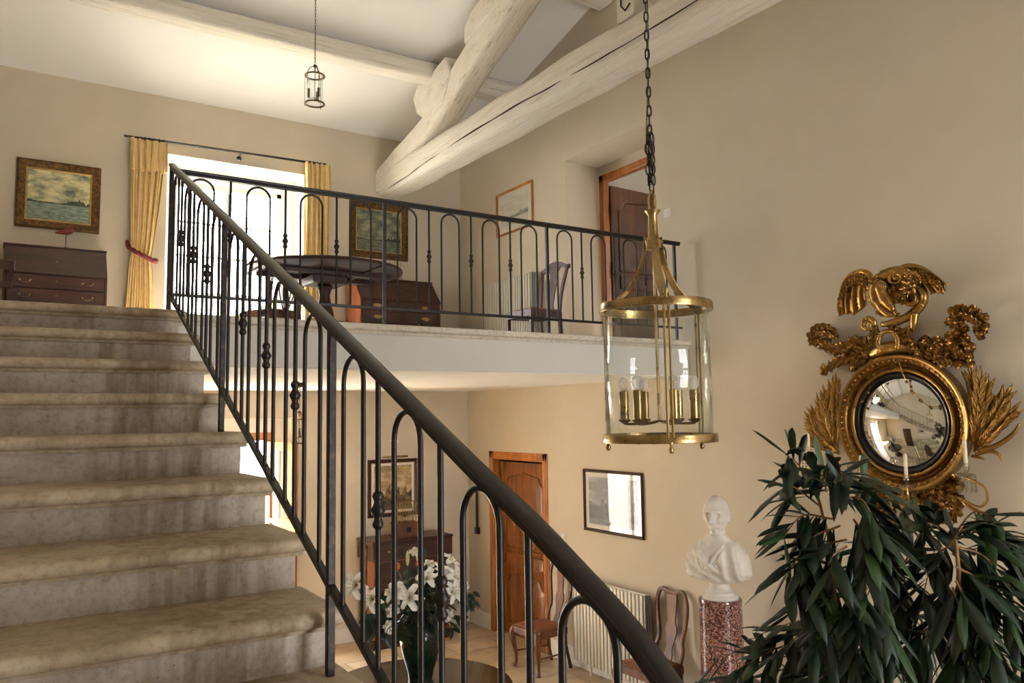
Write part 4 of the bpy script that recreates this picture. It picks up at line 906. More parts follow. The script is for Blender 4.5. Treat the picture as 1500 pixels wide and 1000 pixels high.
# ------------------------------------------------------------------ gallery table
t = thing('pedestal_table', (2.62, 7.35, ZU), 'round dark mahogany pedestal table by the gallery window, seen from below', 'table')
b = MB(); b.lathe([(.0, .715), (.72, .715), (.745, .722), (.752, .735), (.745, .748), (.72, .752), (0, .752)], seg=56); b.build('tabletop', m_mahog, t, smooth=True, angle=35)
b = MB()
for sx in (-1, 1): b.box((-.60, sx*.19-.022, .675), (.60, sx*.19+.022, .716), bev=.004)
b.box((-.66, -.36, .70), (-.62, .36, .716)); b.box((.3, -.66, .70), (.34, .66, .716)); b.build('bearer', m_mahog, t)
b = MB(); b.box((-.17, -.17, .60), (.17, .17, .68), bev=.01); b.build('block', m_mahog, t)
b = MB(); b.lathe([(.06, .60), (.085, .58), (.06, .55), (.05, .50), (.062, .42), (.085, .34), (.09, .28), (.06, .22), (.07, .19), (.075, .15), (.04, .13)], seg=24); b.build('column', m_mahogz, t, smooth=True)
for k in range(4):
    a = PI/4+PI/2*k; b = MB(); b.tube([(.05*math.cos(a), .05*math.sin(a), .20), (.2*math.cos(a), .2*math.sin(a), .21), (.36*math.cos(a), .36*math.sin(a), .10), (.46*math.cos(a), .46*math.sin(a), .035)], [.035, .032, .024, .022], 8, smooth=4)
    b.ball((.47*math.cos(a), .47*math.sin(a), .025), .025, 10, 8); b.build('leg', m_mahogz, t, smooth=True)

# small things upstairs
t = thing('bird_figurine', (.555, 9.62, ZU+1.17), 'small red wooden wading bird standing on the left bureau', 'figurine')
b = MB(); b.lathe([(.045, 0), (.045, .012), (.02, .02), (0, .022)], seg=16); b.build('base', m_iron, t)
b = MB(); b.tube([(0, 0, .02), (.0, 0, .17)], .004, 6); b.build('leg', m_iron, t)
b = MB(); b.tube([(-.105, 0, .165), (-.06, 0, .175), (0, 0, .19), (.04, 0, .20), (.058, 0, .225), (.06, 0, .25), (.075, 0, .262)], [.004, .02, .036, .028, .013, .011, .014], 10, smooth=5); b.ball((.08, 0, .264), .016, 10, 8); b.tube([(.088, 0, .264), (.12, 0, .258)], [.005, .001], 6); b.build('body', m_redbird, t, smooth=True)
t = thing('twig_vase', (4.45, 9.58, ZU+1.135), 'little glass vase of bare twigs on the right-hand bureau', 'vase')
b = MB(); b.lathe([(.03, 0), (.035, .03), (.028, .07), (.02, .09), (.024, .10)], seg=14); b.build('vase_body', m_crystal, t, smooth=True)
b = MB(); rnd = random.Random(5)
for k in range(6):
    a = rnd.uniform(-.7, .7); b.tube([(0, 0, .03), (a*.05, 0, .12), (a*.14, rnd.uniform(-.03, .03), .26+rnd.uniform(0, .08))], [.002, .0012], 5, smooth=3)
b.build('twigs', m_stem, t)
p = onZ(668, 478, ZU)
t = thing('potted_plant', (p.x, 5.85, ZU), 'tiny green trailing plant on the gallery floor behind the railing', 'potted plant')
b = MB(); b.lathe([(.035, 0), (.045, .05), (.048, .05), (.040, .045)], seg=16); b.build('pot', m_leather, t, smooth=True)
b = MB(); rnd = random.Random(8)
for k in range(26):
    a = rnd.uniform(0, 2*PI); r = rnd.uniform(.03, .11); q = Vector((math.cos(a)*r, math.sin(a)*r, .06+rnd.uniform(-.01, .05)-r*.2)); b.ribbon([(0, 0, .05), q*.6+Vector((0, 0, .03)), q], [.002, .014, .001], (math.sin(a), -math.cos(a), .2), smooth=3)
b.build('foliage', m_leaf2, t)

# ------------------------------------------------------------------ hall table, vase, lilies
TC = Vector((2.74, 5.58, 0))
t = thing('hall_table', TC, 'round dark hall table carrying the vase of lilies, low behind the stair railing', 'table')
b = MB(); b.lathe([(0, .715), (.68, .715), (.705, .722), (.712, .735), (.705, .747), (.685, .75), (0, .75)], seg=64); b.build('tabletop', m_tabletop if 'm_tabletop' in globals() else m_mahog, t, smooth=True, angle=35)
b = MB(); b.lathe([(.12, .715), (.10, .66), (.07, .60), (.08, .45), (.10, .3), (.09, .2), (.22, .12), (.34, .08), (.36, .0)], seg=32); b.build('pedestal', m_mahogz, t, smooth=True)
VC = Vector((2.765, 5.60, .75))
t = thing('vase', VC, 'dark green glazed vase holding the lilies on the hall table', 'vase')
b = MB(); b.lathe([(.095, 0), (.10, .012), (.088, .03), (.098, .10), (.130, .20), (.155, .30), (.160, .36), (.145, .42), (.112, .465), (.100, .49), (.108, .515), (.118, .525), (.110, .527), (.092, .50), (.09, .47)], seg=40); b.build('vase_body', m_greenglaze, t, smooth=True, angle=80)
neck = VC+Vector((0, 0, .50))
def lily_mesh(seed, openness):
    rnd = random.Random(seed); b = MB()
    for k in range(6):
        a = 2*PI*k/6+rnd.uniform(-.12, .12); L = rnd.uniform(.095, .115); o = openness*rnd.uniform(.85, 1.1); ca, sa = math.cos(a), math.sin(a)
        P = [(0, 0, 0), (ca*.012, sa*.012, L*.35), (ca*L*.45*o, sa*L*.45*o, L*.72), (ca*L*.95*o, sa*L*.95*o, L*.72-.01*o), (ca*L*1.15*o, sa*L*1.15*o, L*.48)]
        w = .030 if k % 2 else .022
        b.ribbon(P, [.004, .012, w, w*.8, .001], (-sa, ca, 0), cup=.35, smooth=4, mi=0)
    for k in range(6):
        a = 2*PI*k/6; b.tube([(0, 0, .02), (math.cos(a)*.02, math.sin(a)*.02, .075), (math.cos(a)*.032, math.sin(a)*.032, .095)], .0014, 4, mi=1); b.ball((math.cos(a)*.032, math.sin(a)*.032, .096), .0035, 6, 5, (1, 1, 1.6), mi=2)
    b.lathe([(.003, -.03), (.006, -.01), (.007, .01), (.004, .03)], seg=8, mi=1)
    me = bpy.data.meshes.new('lily'); bmesh.ops.recalc_face_normals(b.bm, faces=b.bm.faces); b.bm.to_mesh(me); b.bm.free()
    for m in (m_petal, m_petaly, m_orange): me.materials.append(m)
    me.polygons.foreach_set('use_smooth', [True]*len(me.polygons)); return me
LM = [lily_mesh(1, 1.0), lily_mesh(2, .8), lily_mesh(3, .55)]
LF = [(519, 856, -.12, 0, 'leftmost white lily of the bouquet, opening towards the stair'), (543, 877, -.05, 0, 'white lily low on the left of the bouquet with a yellow throat'), (577, 868, -.1, 1, 'white lily left of the vase centre, above the pale double bloom'),
      (598, 874, -.22, 0, 'white lily hanging just above the vase, left of centre'), (624, 846, -.12, 1, 'white lily at the middle of the bouquet'), (630, 826, .05, 2, 'half-open white lily high in the centre of the bouquet'),
      (661, 822, .05, 0, 'topmost white lily on the right of the bouquet'), (650, 842, -.1, 1, 'white lily right of centre behind a railing bar'), (668, 845, -.12, 0, 'white lily on the right, just below the topmost one'), (664, 866, -.18, 0, 'large white lily low on the right side of the bouquet'),
      (680, 852, .08, 2, 'rightmost white lily of the bouquet'), (609, 808, .12, 2, 'white lily with curled petals at the top behind the tall bud')]
for i, (x, y, dy, k, lab) in enumerate(LF):
    p = onY(x, y, 5.6+dy*1.2); d = (p-neck); d.z *= .6; d = (d.normalized()+Vector((-.35, -.55, .15))).normalized()
    base = thing('lily', p-d*.06, lab, 'lily', group='white lilies in the green vase')
    o = bpy.data.objects.new('lily_bloom', LM[k]); COL.objects.link(o); o.parent = base; o.rotation_euler = d.to_track_quat('Z', 'Y').to_euler(); o.scale = (.92,)*3
    b = MB(); q = neck-Vector(base.location); b.tube([(0, 0, 0), (-d.x*.06, -d.y*.06, -d.z*.06-.01), q*.5+Vector((0, 0, .06)), q+Vector((0, 0, -.02))], .0035, 6, smooth=5); b.build('stem', m_leaf2, base, smooth=True)
for (x, y, dy, lab) in ((575, 895, -.2, 'pale double bloom left of the vase neck, upper one'), (571, 918, -.22, 'pale double bloom left of the vase neck, lower one'), (656, 900, -.2, 'pale double bloom on the right, low beside the vase neck')):
    p = onY(x, y, 5.6+dy); b = MB(); rnd = random.Random(int(x))
    base = thing('peony', p, lab, 'peony', group='pale double blooms in the green vase')
    for k in range(34):
        v = Vector((rnd.gauss(0, 1), rnd.gauss(0, 1), rnd.gauss(0, 1))).normalized(); u = v.orthogonal().normalized()
        b.ribbon([v*.01, v*.035+u*.01, v*.055+u*.004], [.008, .024, .008], v.cross(u), cup=.5, smooth=3)
    b.build('bloom', m_petal, base, smooth=True)
    b = MB(); q = neck-p; b.tube([(0, 0, 0), q*.5+Vector((0, 0, .04)), q], .004, 6, smooth=4); b.build('stem', m_leaf2, base)
p = onY(597, 818, 5.55); base = thing('lily_bud', p, 'tall closed green-white lily bud standing above the bouquet', 'lily bud')
b = MB(); b.tube([(0, 0, -.05), (0, 0, -.02), (0, 0, .03), (0, 0, .06)], [.006, .014, .014, .002], 8, smooth=4); b.build('bud', m_petaly, base, smooth=True)
b = MB(); q = neck-p; b.tube([(0, 0, -.05), (0, 0, -.15), q*.7, q], .0045, 6, smooth=4); b.build('stem', m_leaf2, base)
for (x, y, lab) in ((614, 824, 'small orange flower near the top of the bouquet'), (580, 829, 'small orange flower left of the tall lily bud')):
    p = onY(x, y, 5.62); base = thing('orange_flower', p, lab, 'flower', group='orange flowers in the bouquet'); b = MB(); rnd = random.Random(int(x))
    for k in range(10): a = 2*PI*k/10; b.ribbon([(0, 0, 0), (math.cos(a)*.02, -.01, math.sin(a)*.02), (math.cos(a)*.036, -.005, math.sin(a)*.036)], [.003, .009, .002], (-math.sin(a), 0, math.cos(a)), smooth=2)
    b.build('petals', m_orange, base); b = MB(); q = neck-p; b.tube([(0, 0, 0), q*.5, q], .003, 5, smooth=3); b.build('stem', m_leaf2, base)
t = thing('bouquet_foliage', neck, 'dark green leaves filling the bouquet above the green vase', 'foliage', kind='stuff'); rnd = random.Random(21); b = MB()
def leaf_at(b, p, d, L, w, up, droop=.3, fold=.25):
    d = d.normalized(); s = d.cross(Vector(up))
    if s.length < .1: s = d.orthogonal()
    s.normalize(); P = [p, p+d*L*.3, p+d*L*.65-Vector((0, 0, droop*L*.2)), p+d*L-Vector((0, 0, droop*L*.6))]
    b.ribbon(P, [w*.12, w*.85, w*.9, w*.05], s, cup=fold, smooth=3)
for k in range(330):   # dense dark core
    a = rnd.uniform(0, 2*PI); r = abs(rnd.gauss(0, .10)); z = rnd.uniform(-.02, .30); p = Vector((math.cos(a)*r, math.sin(a)*r*.8, z)); d = Vector((math.cos(a), math.sin(a), rnd.uniform(-.5, .5)))
    leaf_at(b, p, d, rnd.uniform(.07, .13), .024, (0, 0, 1), .6)
for (x, y, n) in ((556, 905, 7), (545, 915, 6), (575, 930, 5), (560, 880, 5), (694, 880, 12), (690, 868, 9), (676, 905, 7), (668, 925, 5), (620, 800, 5), (640, 835, 6), (600, 835, 6)):
    q = onY(x, y, 5.55)-neck; b.tube([(0, 0, 0), q*.55+Vector((0, 0, .05)), q], .003, 5, smooth=3)
    big = x < 600 and y > 870
    for k in range(n):
        d = Vector((rnd.uniform(-1, 1), rnd.uniform(-.8, .2), rnd.uniform(-1, .5))); leaf_at(b, q*rnd.uniform(.85, 1.05), d, (.17 if big else .065), (.034 if big else .019), (0, -1, .3), .5)
b.build('leaves', m_leaf, t, smooth=True)
# ------------------------------------------------------------------ lanterns
def chain(parent, base, p0, p1, L=.055, r=.0035, w=.011, m=m_iron):
    """oval links from p0 down to p1"""
    b = MB(); b.M = Matrix.Translation(-Vector(base)); d = Vector(p1)-Vector(p0); n = max(2, int(d.length/(L*.78))); d.normalize()
    a1 = d.orthogonal().normalized(); a2 = d.cross(a1)
    for i in range(n):
        c = Vector(p0)+d*((i+.5)*(Vector(p1)-Vector(p0)).length/n); s = a1 if i % 2 else a2; ring = []
        for k in range(12):
            t = 2*PI*k/12; ring.append(c+d*(math.cos(t)*L*.36+math.copysign(L*.12, math.cos(t)) if abs(math.cos(t)) > .01 else 0)+s*math.sin(t)*w)
        b.tube(ring, r, 6, closed=True)
    return b.build('chain', m, parent, smooth=True)
def lantern(name, c, R, H, label, nb, m, m2, arms=True, seg=64, rot=0, strap=True, bulbs=True, chain_top=None, ch=.055, ringh=.035):
    """c: centre of the bottom ring"""
    t = thing(name, c, label, 'lantern'); C0 = Vector((0, 0, 0))
    for z, nm in ((0, 'bottom_ring'), (H, 'top_ring')):
        b = MB(); rh = ringh/2; b.lathe([(R-.012, z-rh), (R+.004, z-rh), (R+.006, z-rh*.7), (R+.004, z+rh*.7), (R+.002, z+rh), (R-.012, z+rh), (R-.012, z-rh)], seg=seg); b.build(nm, m, t, smooth=True, angle=40)
    b = MB(); b.lathe([(R-.014, .0), (R-.014, H)], seg=seg, cap=False); g = b.build('glass_cylinder', m_lglass, t, smooth=True, solid=.003)
    for k in range(3):
        a = rot+2*PI*k/3; ca, sa = math.cos(a), math.sin(a); b = MB()
        for off in ((-.010, .010) if strap else (0,)): b.cyl((ca*(R+.0)-sa*off, sa*(R+.0)+ca*off, 0), (ca*(R+.0)-sa*off, sa*(R+.0)+ca*off, H), .0055 if R > .2 else .0022, 6)
        b.build('rod', m, t, smooth=True)
        b = MB(); s = R/.235
        b.lathe([(.004*s, -.055*s), (.010*s, -.05*s), (.012*s, -.042*s), (.008*s, -.032*s), (.005*s, -.026*s), (.009*s, -.02*s), (.009*s, -.012*s)], (ca*R, sa*R, 0), 12); b.build('ball_foot', m, t, smooth=True)
        b = MB(); b.lathe([(.009*s, .01*s), (.006*s, .025*s), (.011*s, .036*s), (.009*s, .047*s), (.002*s, .052*s)], (ca*R, sa*R, H), 12); b.build('finial', m, t, smooth=True)
    hub = H+R*1.32 if arms else H+R*1.2
    for k in range(3):
        a = rot+2*PI*k/3; ca, sa = math.cos(a), math.sin(a); b = MB()
        P = [(ca*(R-.01), sa*(R-.01), H+.01), (ca*R*.78, sa*R*.78, H+R*.17), (ca*R*.45, sa*R*.45, H+R*.45), (ca*R*.22, sa*R*.22, H+R*.9), (ca*R*.15, sa*R*.15, hub)]
        if strap: b.tube(P, [1, 1, 1, .8, .7], prof=[(-.020, -.003), (.020, -.003), (.020, .003), (-.020, .003)], smooth=6, up=(ca, sa, .3))
        else: b.tube([(ca*R*.75, sa*R*.75, H), (ca*R*.72, sa*R*.72, H+R*.5), (ca*R*.4, sa*R*.4, H+R*.95), (0, 0, H+R)], .004, 6, smooth=5)
        b.build('arm', m, t, smooth=True, angle=35)
    b = MB()
    if strap: b.lathe([(.01, hub-.06), (.034, hub-.055), (.036, hub-.02), (.03, hub-.015), (.022, hub), (.02, hub+.06), (.018, hub+.09), (.03, hub+.105), (.034, hub+.112), (.012, hub+.118)], seg=20); top = hub+.115
    else: b.lathe([(.004, H+R*.3), (.007, H+R), (.016, H+R*1.05), (.016, H+R*1.15), (.004, H+R*1.25)], seg=12); top = H+R*1.25
    b.build('hub', m, t, smooth=True, angle=50)
    b = MB(); b.cyl((0, 0, .07 if strap else .02), (0, 0, top-.05), .006 if strap else .003, 8); b.build('stem', m, t, smooth=True)
    rc = R*.62; zc = .06 if strap else .05
    for k in range(nb):
        a = rot+.25+2*PI*k/nb; x, y = math.cos(a)*rc, math.sin(a)*rc; s = 1 if strap else .6
        b = MB(); b.tube([(0, 0, zc+.01), (x*.5, y*.5, zc), (x, y, zc), (x, y, zc+.02)], .005*s, 6, smooth=3)
        b.lathe([(.008*s, zc), (.025*s, zc+.012), (.027*s, zc+.016), (.018*s, zc+.02)], (x, y, 0), 14); arm = b.build('candle_arm', m2, t, smooth=True)
        b = MB(); b.lathe([(.018*s, zc+.018), (.019*s, zc+.02), (.019*s, zc+.115*s+.02), (.014*s, zc+.118*s+.02)], (x, y, 0), 14); b.build('socket_sleeve', m if strap else m_brassdk, arm, smooth=True, angle=50)
        if bulbs:
            b = MB(); b.lathe([(.011, zc+.135), (.0135, zc+.143), (.019, zc+.152), (.0225, zc+.165), (.0215, zc+.178), (.016, zc+.188), (.008, zc+.194), (.0, zc+.195)], (x, y, 0), 18); b.build('bulb', m_bulb, arm, smooth=True, angle=180)
    if chain_top:
        if strap:
            b = MB(); b.tube([(-.018, 0, top), (-.02, 0, top+.05), (0, 0, top+.085), (.02, 0, top+.05), (.018, 0, top)], .004, 6, smooth=4); b.build('hook', m, t, smooth=True); z0 = top+.075
        else: z0 = top
        chain(t, (0, 0, 0), (0, 0, z0), (0, 0, chain_top-c[2]), L=ch, r=.0034 if strap else .0022, w=.0085 if strap else .007, m=m_iron if strap else m_brassdk)
        if strap:
            b = MB(); 
            for q in range(3):
                for i in range(5):
                    cz = z0+.06+.045*i; ring = [(math.cos(q*2.1)*.012+math.sin(tt)*.011*math.cos(q+i*1.6), math.sin(q*2.1)*.012+math.sin(tt)*.011*math.sin(q+i*1.6), cz+math.cos(tt)*.026) for tt in [2*PI*k/10 for k in range(10)]]
                    b.tube(ring, .0035, 5, closed=True)
            b.build('gathered_chain', m_iron, t, smooth=True)
            b = MB(); b.tube([(0, 0, top), (.012, 0, top+.1), (-.012, .01, top+.3), (.012, 0, top+1.0), (0, 0, chain_top-c[2])], .0028, 5, smooth=8); b.build('flex', m_brassdk, t, smooth=True)
        b = MB(); b.lathe([(.045, 0), (.05, -.012), (.03, -.035), (.01, -.045)], (0, 0, chain_top-c[2]), 20); b.build('ceiling_rose', m, t, smooth=True)
    return t
LC = onD(966.5, 641, 3.3)
lantern('lantern', (LC.x, LC.y, LC.z), .232, .545, 'large glass cylinder lantern with brass rings hanging on a black chain', 6, m_brass, m_brassdk, rot=math.radians(-123), chain_top=roofz(LC.y)-.02, ch=.054)
l2 = onY(461, 152, 7.0)
lantern('lantern', (l2.x, l2.y, l2.z), .09, .27, 'small brass glass lantern hanging on a long thin chain under the roof', 3, m_brown_brass, m_brassdk, strap=False, bulbs=False, rot=.6, chain_top=roofz(7.0)-.01, ch=.04, ringh=.012, seg=32)
l3 = onY(438, 649, 7.5)
lantern('lantern', (l3.x, l3.y, l3.z), .068, .225, 'small brass lantern hanging under the gallery ceiling, behind the stair railing', 3, m_brassdk, m_brassdk, strap=False, bulbs=False, rot=.9, chain_top=ZS-.01, ch=.035, ringh=.012, seg=32)

# ------------------------------------------------------------------ plinth and bust
BC = Vector((5.16, 4.80, 0))
t = thing('plinth_column', BC, 'polished red granite column plinth standing against the right wall', 'plinth')
b = MB(); b.lathe([(.205, 0), (.205, .09), (.20, .10), (.188, .11), (.186, .115), (.176, 1.16), (.178, 1.175), (.180, 1.19), (.178, 1.205), (.17, 1.21)], seg=56); b.build('column_shaft', m_granite, t, smooth=True, angle=30)
t = thing('marble_bust', BC+Vector((0, 0, 1.21)), 'white marble bust of a draped man on the granite plinth', 'bust', rz=-PI/2+.40)
# local: faces -Y, x to its left
b = MB(); b.lathe([(.150, 0), (.152, .012), (.146, .022), (.125, .032), (.118, .045), (.122, .055), (.10, .07), (.082, .10), (.082, .125), (.10, .14), (.10, .15)], seg=40); b.build('socle', m_marble, t, smooth=True, angle=35)
def torso():
    b = MB(); N = 168; M_ = 76; R = []
    for j in range(M_):
        v = j/(M_-1); z = .13+.40*v
        # half width and depth of chest, shoulder and neck
        hw = interp([(1.0, .070), (.95, .088), (.9, .115), (.8, .16), (.7, .198), (.6, .222), (.5, .235), (.35, .245), (.2, .25), (.1, .24), (.04, .19), (0, .1)], v)
        hd = interp([(1.0, .066), (.93, .070), (.86, .080), (.78, .105), (.6, .13), (.4, .135), (.2, .115), (0, .075)], v)
        cy = interp([(1.0, -.01), (.8, .01), (.5, 0), (0, 0)], v)
        ring = []
        for k in range(N):
            a = 2*PI*k/N; x, y = math.cos(a), math.sin(a); e = 1.0
            px, py = math.copysign(abs(x)**.85, x)*hw, math.copysign(abs(y)**.9, y)*hd+cy
            f = 0
            front = y < .35
            if v < .86:
                # folds sweep from the left shoulder diagonally to the right hip, plus vertical folds on the right
                s = px*1.0+(z-.33)*1.1
                diag = math.sin(s*58+2*noise.noise(Vector((px*5, z*5, 1))))*.5+.5
                vert = math.sin(px*70+z*9+1.5*noise.noise(Vector((px*4, z*6, 5))))*.5+.5
                wgt = 1 if front else .6
                open_ = max(0, 1-abs(px+.005)/(.015+.11*max(0, (z-.28))/.2)) if (front and z > .30) else 0
                mixw = .5+.5*math.tanh((px-.03)*25)
                f = (.030*diag**1.5*(1-mixw)+.026*vert**1.5*mixw)*wgt*(1 if open_ < .05 else max(0, 1-open_*3))*min(1, (.86-v)*12)*min(1, v*8)
                f += .012*(1 if open_ < .05 else 0)*min(1, (.86-v)*9)
            n = Vector((px/max(hw, .01), (py-cy)/max(hd, .01), 0)).normalized()
            ring.append((px+n.x*f, py+n.y*f, z+(.0 if v > .1 else -.0)))
        R.append(ring)
    b.rings(R); return b
torso().build('draped_torso', m_marble, t, smooth=True, angle=180)
# cloth rolls crossing the chest
b = MB()
for k, (o, r) in enumerate(((0, .017), (.028, .013), (.055, .012), (.080, .010))):
    b.tube([(.085+o*.9, .03, .475-o*.55), (.075+o, -.07, .445-o*.5), (.03+o*.75, -.125, .375-o*.5), (-.045+o*.5, -.142, .275-o*.35), (-.135+o*.3, -.110, .215-o*.2), (-.205, -.04, .20-o*.1)], [r*.6, r, r, r*1.1, r, r*.5], 8, smooth=6)
for k, (o, r) in enumerate(((0, .017), (.03, .013), (.06, .012))):
    b.tube([(-.085-o*.8, .03, .475-o*.6), (-.088-o*.9, -.06, .44-o*.5), (-.075-o*1.2, -.115, .35), (-.06-o*1.3, -.14, .27), (-.03-o*.8, -.135, .20)], [r*.6, r, r, r, r*.5], 8, smooth=6)
for x in (.13, .165, .198): b.tube([(x*.75, -.02, .44), (x, -.07, .36), (x*1.04, -.085, .27), (x*.98, -.07, .18)], [.006, .012, .011, .006], 7, smooth=5)
b.build('drapery_folds', m_marble, t, smooth=True)
def head():
    b = MB(); N = 96; M_ = 72; HC = Vector((0, -.018, .665)); R = []
    def g(a, c, s): return math.exp(-((a-c)/s)**2)
    for j in range(M_):
        th = PI*j/(M_-1); ct, sn = math.cos(th), math.sin(th); ring = []
        for k in range(N):
            ph = 2*PI*k/N; x = math.sin(ph)*sn; y = -math.cos(ph)*sn; z = -ct      # y<0 is the face
            # skull ellipsoid
            px, py, pz = x*.076, y*.098, z*.125
            if z < 0:                                   # narrow to the jaw
                q = -z; px *= 1-.22*q*q; py *= 1-.10*q if y < 0 else 1-.36*q
            if y < 0:
                fr = max(0, -y)
                xx = px/.076; zz = pz
                py += .008*fr                            # flatten face
                py -= .030*g(xx, 0, .13+.05*max(0, -zz*10))*g(zz, -.030, .020)*fr      # nose tip
                py -= .016*g(xx, 0, .10)*g(zz, .000, .028)*fr                    # bridge
                py -= .009*g(zz, .033, .013)*(g(xx, .34, .34)+g(xx, -.34, .34))*fr   # brows
                for s in (-1, 1):
                    py += .015*g(xx, s*.36, .17)*g(zz, .010, .016)*fr             # sockets
                    py -= .009*g(xx, s*.36, .12)*g(zz, .009, .008)*fr             # eyeballs
                    py -= .005*g(xx, s*.55, .2)*g(zz, -.022, .022)*fr            # cheeks
                    py += .004*g(xx, s*.62, .15)*g(zz, -.055, .02)*fr
                py += .007*g(xx, 0, .4)*g(zz, -.0515, .004)*fr                   # under nose
                py -= .007*g(xx, 0, .22)*g(zz, -.060, .006)*fr                   # upper lip
                py += .006*g(xx, 0, .26)*g(zz, -.0665, .0032)*fr                 # mouth line
                py -= .007*g(xx, 0, .20)*g(zz, -.0735, .006)*fr                  # lower lip
                py += .006*g(xx, 0, .3)*g(zz, -.085, .007)*fr
                py -= .014*g(xx, 0, .28)*g(zz, -.103, .013)*fr                   # chin
            if y < 0: py = y*.098+(py-y*.098)*2.5
            # hair at the temples and back
            hm = 0
            if z > -.25 and (y > -.25 or abs(x) > .72 and z > .0): hm = 1
            if z > .72: hm = max(hm, .5)
            if hm: dd = (.011+.007*math.sin(ph*20+z*9)*math.sin(z*13+ph*3))*hm*min(1, (y+.45)*2 if y > -.45 else 0.0 if abs(x) < .72 else .5)
            else: dd = 0
            n = Vector((x, y, z))
            ring.append(HC+Vector((px, py, pz))+n*dd)
        R.append(ring)
    b.rings(R, cap=False)
    for s in (-1, 1):                                    # ears
        e = HC+Vector((s*.074, .005, -.005))
        b.tube([e+Vector((0, -.010, -.028)), e+Vector((s*.006, -.004, -.02)), e+Vector((s*.012, .010, .0)), e+Vector((s*.013, .012, .018)), e+Vector((s*.010, .0, .028)), e+Vector((s*.004, -.012, .02)), e+Vector((0, -.012, .0))], [.006, .007, .006, .006, .006, .005, .004], 7, smooth=4)
    for v_ in b.bm.verts: q_ = v_.co-HC; v_.co = HC+Vector((q_.x*1.36, q_.y*1.2, q_.z*1.22))+Vector((0, 0, .012))
    # neck
    b.tube([(0, .012, .46), (0, .006, .53), (0, .002, .60), (0, -.002, .64)], [.078, .066, .062, .066], 24, smooth=4)
    return b
head().build('head', m_marble, t, smooth=True, angle=180)
# ------------------------------------------------------------------ girandole mirror
MC = Vector((XR, 3.25, 2.665))
gm = thing('girandole_mirror', MC, 'round convex gilt mirror crowned by a winged dragon, with candle arms, on the right wall', 'mirror', rz=-PI/2)
def U(x, y, w=.08): p = onX(x, y, XR-w); return Vector((MC.y-p.y, -w, p.z-MC.z))
def Z8(x, y, w=.08): return U(1180+x/5.357, 380+y/5.357, w)
def Z3(x, y, w=.08): return U(1170+x/4.545, 520+y/4.545, w)
def Z2(x, y, w=.08): return U(1180+x/5, 620+y/5, w)
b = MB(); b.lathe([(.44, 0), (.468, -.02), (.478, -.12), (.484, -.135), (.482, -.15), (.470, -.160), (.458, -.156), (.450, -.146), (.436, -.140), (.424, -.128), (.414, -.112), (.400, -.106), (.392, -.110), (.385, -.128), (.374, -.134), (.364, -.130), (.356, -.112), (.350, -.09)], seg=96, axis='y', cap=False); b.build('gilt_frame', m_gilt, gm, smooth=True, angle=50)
b = MB(); b.lathe([(.352, -.09), (.352, -.118), (.346, -.124), (.336, -.122), (.326, -.108), (.318, -.09)], seg=96, axis='y', cap=False); b.build('ebonised_slip', m_ebony, gm, smooth=True, angle=50)
gf = bpy.data.objects[[o.name for o in bpy.data.objects if o.name.startswith('gilt_frame')][-1]]
b = MB(); b.ball((0, 0, 0), .0088, 8, 6); bead = b.build('bead', m_gilt, gf, smooth=True); bead.location = (.443, -.146, 0)
for k in range(1, 64):
    a = 2*PI*k/64; c_ = bead.copy(); COL.objects.link(c_); c_.parent = gf; c_.location = (math.cos(a)*.443, -.146, math.sin(a)*.443)
b = MB(); prof = [(.324*math.sin(t_*.62)/math.sin(.62), -.098-.085*(math.cos(t_*.62)-math.cos(.62))/(1-math.cos(.62))) for t_ in [1-k/20 for k in range(21)]]
b.lathe(prof, seg=96, axis='y'); b.build('convex_glass', m_mirror, gm, smooth=True, angle=180)
# little ball and chain swag in front of the glass
b = MB(); S = [(480, 190), (460, 245), (425, 305), (380, 345)]
S1 = [Z3(x, y, .16) for x, y in ((665, 40), (690, 110), (718, 178), (750, 238), (808, 300), (875, 345), (940, 342), (1000, 280))]
S2 = [Z3(x, y, .16) for x, y in ((655, 45), (500, 130), (460, 248), (425, 305), (370, 343), (318, 330))]
for S_ in (S1, S2):
    b.tube(S_, .0022, 5)
    for q in S_: b.ball(q, .0115, 10, 8)
b.build('ball_chain', m_brassdk, gm, smooth=True)

def frond(b, path, L, w, n, rnd, curl=.5, stem=.008, ends=True, spread=1.0):
    """acanthus spray: a fleshy fluted stem with overlapping, curling rounded lobes"""
    P = catmull(path, 6); m = len(P); b.tube(P, [stem*1.6, stem*1.2, stem*.6], 7)
    out = Vector((0, -1, 0))
    b.ribbon([p+out*.004 for p in P], [w*.7, w*1.2, w*1.1, w*.8, w*.3], (P[-1]-P[0]).normalized().cross(out), cup=-.35)
    for i in range(n):
        f = (i+.35)/n; k = min(int(f*(m-1)), m-2); p = P[k]; t = (P[k+1]-P[k]).normalized(); s = t.cross(out).normalized()
        for sd in (-1, 1):
            d = (t*.95+s*sd*spread*rnd.uniform(.45, .85)).normalized(); l = L*rnd.uniform(.75, 1.1)*(1-.35*f); ww = w*rnd.uniform(.75, 1.05)*(1-.25*f); side = d.cross(out).normalized()
            for (off, sc, an) in ((0, 1, 0), (.28, .62, .55), (.28, .62, -.55)):
                dd = (d*math.cos(an)+side*math.sin(an)).normalized(); a = p+d*l*off
                q = [a, a+dd*l*.3*sc+out*l*.16, a+dd*l*.62*sc+out*l*.24, a+dd*l*.85*sc+out*l*.14, a+dd*l*.9*sc-out*l*.02]
                b.ribbon(q, [ww*.45*sc, ww*.85*sc, ww*sc, ww*.8*sc, ww*.35*sc], side, cup=-.5, smooth=2)
                b.tube([a+out*.002, a+dd*l*.45*sc+out*l*.24, a+dd*l*.8*sc+out*l*.18], [ww*.22*sc, ww*.2*sc, ww*.08], 5, smooth=2)
    if ends: b.ball(P[-1]+out*.012, w*.7, 8, 6)
rnd = random.Random(31)
